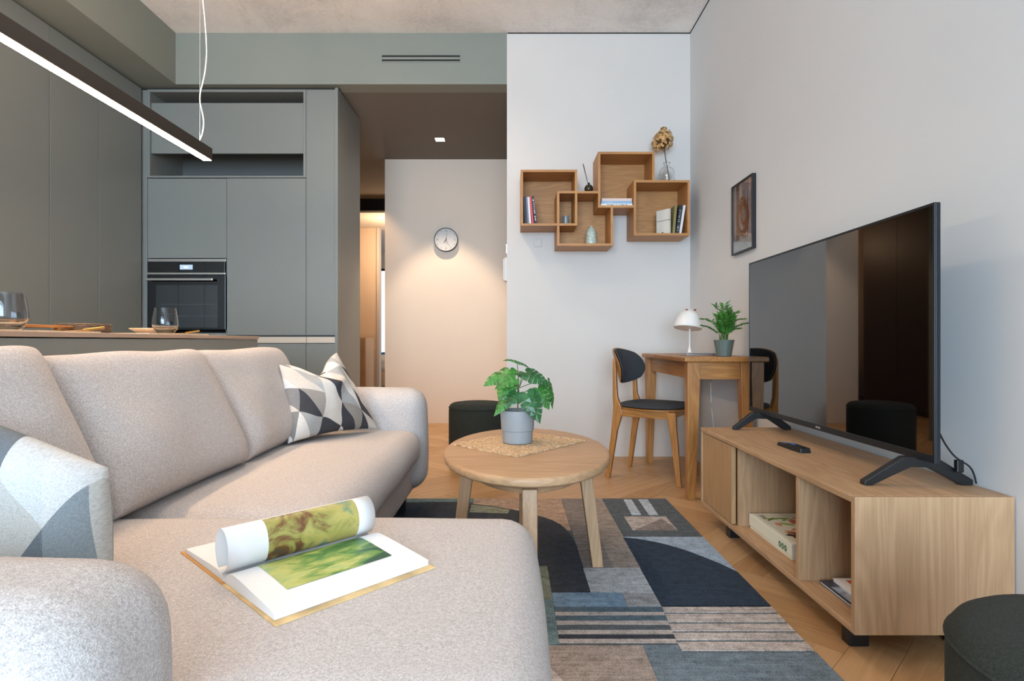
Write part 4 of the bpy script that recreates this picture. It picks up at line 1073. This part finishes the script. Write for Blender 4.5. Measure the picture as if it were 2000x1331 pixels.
# jar, vase, diffuser, glass bottle
tag(lathe('candle_jar', [(0, 1.6555), (.019, 1.6555), (.0205, 1.658), (.0205, 1.727), (.019, 1.727), (.0185, 1.705), (0, 1.705)], plain('blue_grey_glass', rgb(160, 174, 182), .15, Transmission_Weight=.4), None, (.380, YF + .11), 32), 'small blue-grey glass jar in the narrow shelf cell', 'jar')
cel, nt, b = new_mat('celadon')
tq = N(nt, 'ShaderNodeTexVoronoi'); nt.links.new(coords(nt, (60, 60, 60)), tq.inputs['Vector']); tq.inputs['Scale'].default_value = 1
nt.links.new(ramp(nt, tq.outputs['Distance'], [(.1, rgb(216, 220, 206)), (.5, rgb(172, 186, 174))]), b.inputs['Base Color']); b.inputs['Roughness'].default_value = .35; bump(nt, b, tq.outputs['Distance'], .8, .003)
tag(lathe('ceramic_vase', [(0, 1.5175), (.033, 1.5175), (.038, 1.524), (.039, 1.55), (.036, 1.585), (.0325, 1.612), (.028, 1.630), (.017, 1.642), (.011, 1.648), (.012, 1.655), (.009, 1.655), (.008, 1.645), (0, 1.645)], cel, None, (.558, YF + .10), 40), 'pale green patterned ceramic bottle vase in the lowest shelf box', 'vase')
rd = thing('reed_diffuser', 'round dark glass bottle with black reed sticks on the shelf', 'diffuser', (.536, YF + .06, 1.8785))
lathe('bottle', [(0, 1.8785), (.014, 1.8785), (.025, 1.887), (.031, 1.902), (.029, 1.920), (.018, 1.934), (.008, 1.939), (.0075, 1.95), (.006, 1.95), (.006, 1.939), (0, 1.936)], plain('dark_olive_glass', rgb(38, 36, 22), .08), rd, (.536, YF + .06), 32)
for k, (dx, dy) in enumerate(((-.042, 0), (-.036, .006), (-.040, -.008))): tube('reed', [(.538, YF + .06, 1.91), (.536 + dx, YF + .06 + dy, 2.085 - .004 * k)], .0016, M['black'], rd, 6)
gv = thing('glass_bottle', 'clear round-shouldered glass vase on top of the right shelf box', 'vase', (1.092, YF + .10, 1.9535))
gx, gy = 1.092, YF + .10
outer = [(0, 1.9535), (.044, 1.9535), (.050, 1.958), (.0535, 1.985), (.0545, 2.015), (.052, 2.040), (.042, 2.060), (.024, 2.070), (.020, 2.078), (.020, 2.096), (.024, 2.101)]
inner = [(.021, 2.101), (.0175, 2.095), (.0175, 2.078), (.022, 2.067), (.040, 2.057), (.0495, 2.038), (.052, 2.015), (.051, 1.985), (.047, 1.961), (0, 1.959)]
lathe('body', outer + inner, M['glass'], gv, (gx, gy), 40, ang=60)
hy = thing('dried_hydrangea', 'dried brown hydrangea flower standing in the glass vase', 'dried flower', (1.11, gy, 1.96))
hx, hz = 1.062, 2.265
tube('stem', [(1.113, gy + .005, 1.962), (1.100, gy, 2.05), (1.085, gy, 2.12), (1.071, gy, 2.22)], .0028, M['twig'], hy, 8, smoothing=2)
random.seed(3); vs, fs = [], []
for k in range(330):
    ph = random.uniform(0, 6.283); ct_ = random.uniform(-.75, 1); st = math.sqrt(1 - ct_ * ct_)
    d = Vector((st * math.cos(ph), st * math.sin(ph), ct_)); r_ = random.uniform(.8, 1.08)
    c0 = Vector((hx, gy, hz)) + Vector((d.x * .072 * (1 - .25 * max(0, d.z)), d.y * .07, d.z * .082 - .018 * (d.x < -.3))) * r_
    u = d.orthogonal().normalized(); u.rotate(Matrix.Rotation(random.uniform(0, 6), 3, d)); v_ = d.cross(u)
    for q in range(4):
        a = q * math.pi / 2; e = (u * math.cos(a) + v_ * math.sin(a)); f_ = (u * math.cos(a + .785) + v_ * math.sin(a + .785)); g_ = (u * math.cos(a - .785) + v_ * math.sin(a - .785))
        k0 = len(vs); s_ = random.uniform(.0075, .012); vs += [c0, c0 + g_ * s_ * .8 + d * .003, c0 + e * s_ * 1.25 + d * random.uniform(-.003, .005), c0 + f_ * s_ * .8 + d * .003]; fs.append((k0, k0 + 1, k0 + 2, k0 + 3))
o = mesh('flower_head', vs, fs, M['dry'], hy); o['kind'] = 'stuff'
lathe('flower_core', [(0, hz - .055), (.04, hz - .035), (.052, hz), (.04, hz + .04), (0, hz + .06)], plain('dry_core', rgb(110, 78, 46), .95), hy, (hx, gy), 16)

# ================================================================ CLOCK
ck = thing('wall_clock', 'round white wall clock with a thin dark rim on the hallway wall', 'clock', (-.677, YH, 1.888))
cx, cz, rc = -.677, 1.888, .122
def disc_y(name, r0, r1, ya, yb, mat, parent, n=56):
    vs, fs = [], []
    for k in range(n):
        a = 2 * math.pi * k / n
        for r_, y in ((r1, ya), (r1, yb), (r0, yb), (r0, ya)): vs.append((cx + r_ * math.cos(a), y, cz + r_ * math.sin(a)))
    for k in range(n):
        l = (k + 1) % n
        for q in range(4): p = (q + 1) % 4; fs.append((4 * k + q, 4 * l + q, 4 * l + p, 4 * k + p))
    return mesh(name, vs, fs, mat, parent, sm=True, ang=40)
disc_y('rim', .115, rc, YH - .045, YH, plain('clock_rim', rgb(60, 52, 48), .4, .5), ck)
disc_y('dial', .0001, .1155, YH - .036, YH - .034, plain('dial_white', rgb(206, 204, 204), .7), ck)
ink = plain('clock_ink', rgb(70, 66, 66), .5)
for k in range(12):
    if k % 3 == 0: continue
    a = k * math.pi / 6; r0, r1 = .092, .104; s_ = .0015
    p0 = Vector((math.sin(a), 0, math.cos(a))); q0 = Vector((math.cos(a), 0, -math.sin(a)))
    c_ = Vector((cx, YH - .0365, cz)); mesh('hour_mark', [c_ + p0 * r0 + q0 * s_, c_ + p0 * r0 - q0 * s_, c_ + p0 * r1 - q0 * s_, c_ + p0 * r1 + q0 * s_], [(0, 1, 2, 3)], ink, ck)
for s_, a in (('12', 0), ('3', 90), ('6', 180), ('9', 270)):
    text('numeral', s_, .026, (cx + .088 * math.sin(R(a)), YH - .037, cz + .088 * math.cos(R(a))), (R(90), 0, 0), ink, ck)
def hand(n_, a, L, w_, y):
    a = R(a); p0 = Vector((math.sin(a), 0, math.cos(a))); q0 = Vector((math.cos(a), 0, -math.sin(a))); c_ = Vector((cx, y, cz))
    vs = [c_ - p0 * .012 + q0 * w_, c_ - p0 * .012 - q0 * w_, c_ + p0 * L - q0 * w_ * .4, c_ + p0 * L + q0 * w_ * .4]
    mesh(n_, vs + [v_ + Vector((0, .001, 0)) for v_ in vs], [(0, 1, 2, 3), (4, 5, 6, 7), (0, 1, 5, 4), (1, 2, 6, 5), (2, 3, 7, 6), (3, 0, 4, 7)], ink, ck)
hand('minute_hand', 9, .066, .0024, YH - .039); hand('hour_hand', 218, .04, .003, YH - .0405); hand('second_hand', 150, .088, .0012, YH - .042)
ztmp = cz; cz = ztmp - .030
disc_y('small_dial', .0105, .0118, YH - .0372, YH - .0362, ink, ck, 28); cz = ztmp

# ================================================================ ON THE ISLAND
ZI = .8682
mw, nt, b = new_mat('woven_beige')
t1 = tex(nt, coords(nt, (1, 1, 1)), 240, 2)
nt.links.new(ramp(nt, t1, [(.35, rgb(196, 172, 140)), (.65, rgb(236, 216, 186))]), b.inputs['Base Color']); bump(nt, b, t1, .8, .002)
for y0, y1, lb in ((1.40, 1.80, 'beige woven placemat under the left glass on the island'), (2.04, 2.44, 'beige woven placemat under the right glass on the island')):
    tag(box('placemat', -1.60, -1.30, y0, y1, ZI, ZI + .0035, mw, bevel=.001), lb, 'placemat', 'placemats on the island')
ZM = ZI + .0036
def tumbler(x, y, lb):
    t_ = thing('tumbler', lb, 'glass', (x, y, ZM), 0, 'water tumblers on the island')
    o_ = [(0, ZM), (.026, ZM), (.034, ZM + .006), (.044, ZM + .028), (.0455, ZM + .036), (.044, ZM + .055), (.037, ZM + .100)]
    i_ = [(.0362, ZM + .100), (.0428, ZM + .055), (.0442, ZM + .036), (.0428, ZM + .029), (.033, ZM + .009), (0, ZM + .007)]
    lathe('body', o_ + i_, M['smoke'], t_, (x, y), 40, ang=70)
M['smoke'] = glass('smoke_glass', rgb(214, 216, 220))
tumbler(-1.357, 1.53, 'clear tumbler at the left picture edge on the island')
tumbler(-1.356, 2.225, 'clear tumbler in front of the oven on the island')
pa = thing('plate', 'beige shallow plate behind the right tumbler on the island', 'plate', (-1.467, 2.34, ZM))
lathe('dish', [(0, ZM), (.05, ZM), (.085, ZM + .02), (.086, ZM + .023), (.082, ZM + .022), (.05, ZM + .006), (0, ZM + .005)], plain('stoneware', rgb(226, 200, 172), .5), pa, (-1.467, 2.33), 40)
wk, nt, b = new_mat('wicker')
wv = N(nt, 'ShaderNodeTexWave'); nt.links.new(coords(nt, (1, 1, 1)), wv.inputs['Vector']); wv.inputs['Scale'].default_value = 60; wv.bands_direction = 'Z'; wv.inputs['Distortion'].default_value = 6
nt.links.new(ramp(nt, wv.outputs[1], [(.2, rgb(70, 56, 46)), (.8, rgb(150, 124, 100))]), b.inputs['Base Color']); bump(nt, b, wv.outputs[1], 1, .004)
wkb = thing('wicker_tray', 'low round brown wicker tray at the back of the island', 'tray', (-1.45, 1.925, ZI))
lathe('weave', [(0, ZI), (.070, ZI), (.078, ZI + .006), (.080, ZI + .03), (.076, ZI + .033), (.072, ZI + .03), (.070, ZI + .006), (0, ZI + .005)], wk, wkb, (-1.45, 1.925), 40)
tb = thing('wooden_tray', 'orange-brown wooden serving tray with a handle behind the left tumbler', 'tray', (-1.47, 1.78, ZM))
box('board', -1.60, -1.42, 1.62, 1.80, ZM + .012, ZM + .020, M['teakY'], tb, .002)
box('handle', -1.44, -1.425, 1.80, 1.87, ZM + .012, ZM + .020, M['teakY'], tb, .003)
for x, y in ((-1.59, 1.63), (-1.43, 1.63), (-1.59, 1.79), (-1.43, 1.79)): box('foot', x - .006, x + .006, y - .006, y + .006, ZM, ZM + .012, M['teakZ'], tb, 0)
for y, lb in ((1.80, 'gold-coloured knife handle near the wicker tray'), (2.36, 'gold-coloured knife right of the right tumbler')):
    t_ = thing('table_knife', lb, 'cutlery', (-1.335, y, ZI), 0, 'gold knives on the island')
    tube('handle', [(-1.335, y - .03, ZI + .008), (-1.320, y + .04, ZI + .018)], .004, M['brass'], t_, 8)
    mesh('blade', [(-1.337, y - .03, ZI + .007), (-1.333, y - .03, ZI + .0085), (-1.350, y - .14, ZI + .006), (-1.358, y - .13, ZI + .0045), (-1.360, y - .07, ZI + .0045)], [(0, 1, 2, 3, 4)], M['brass'], t_)
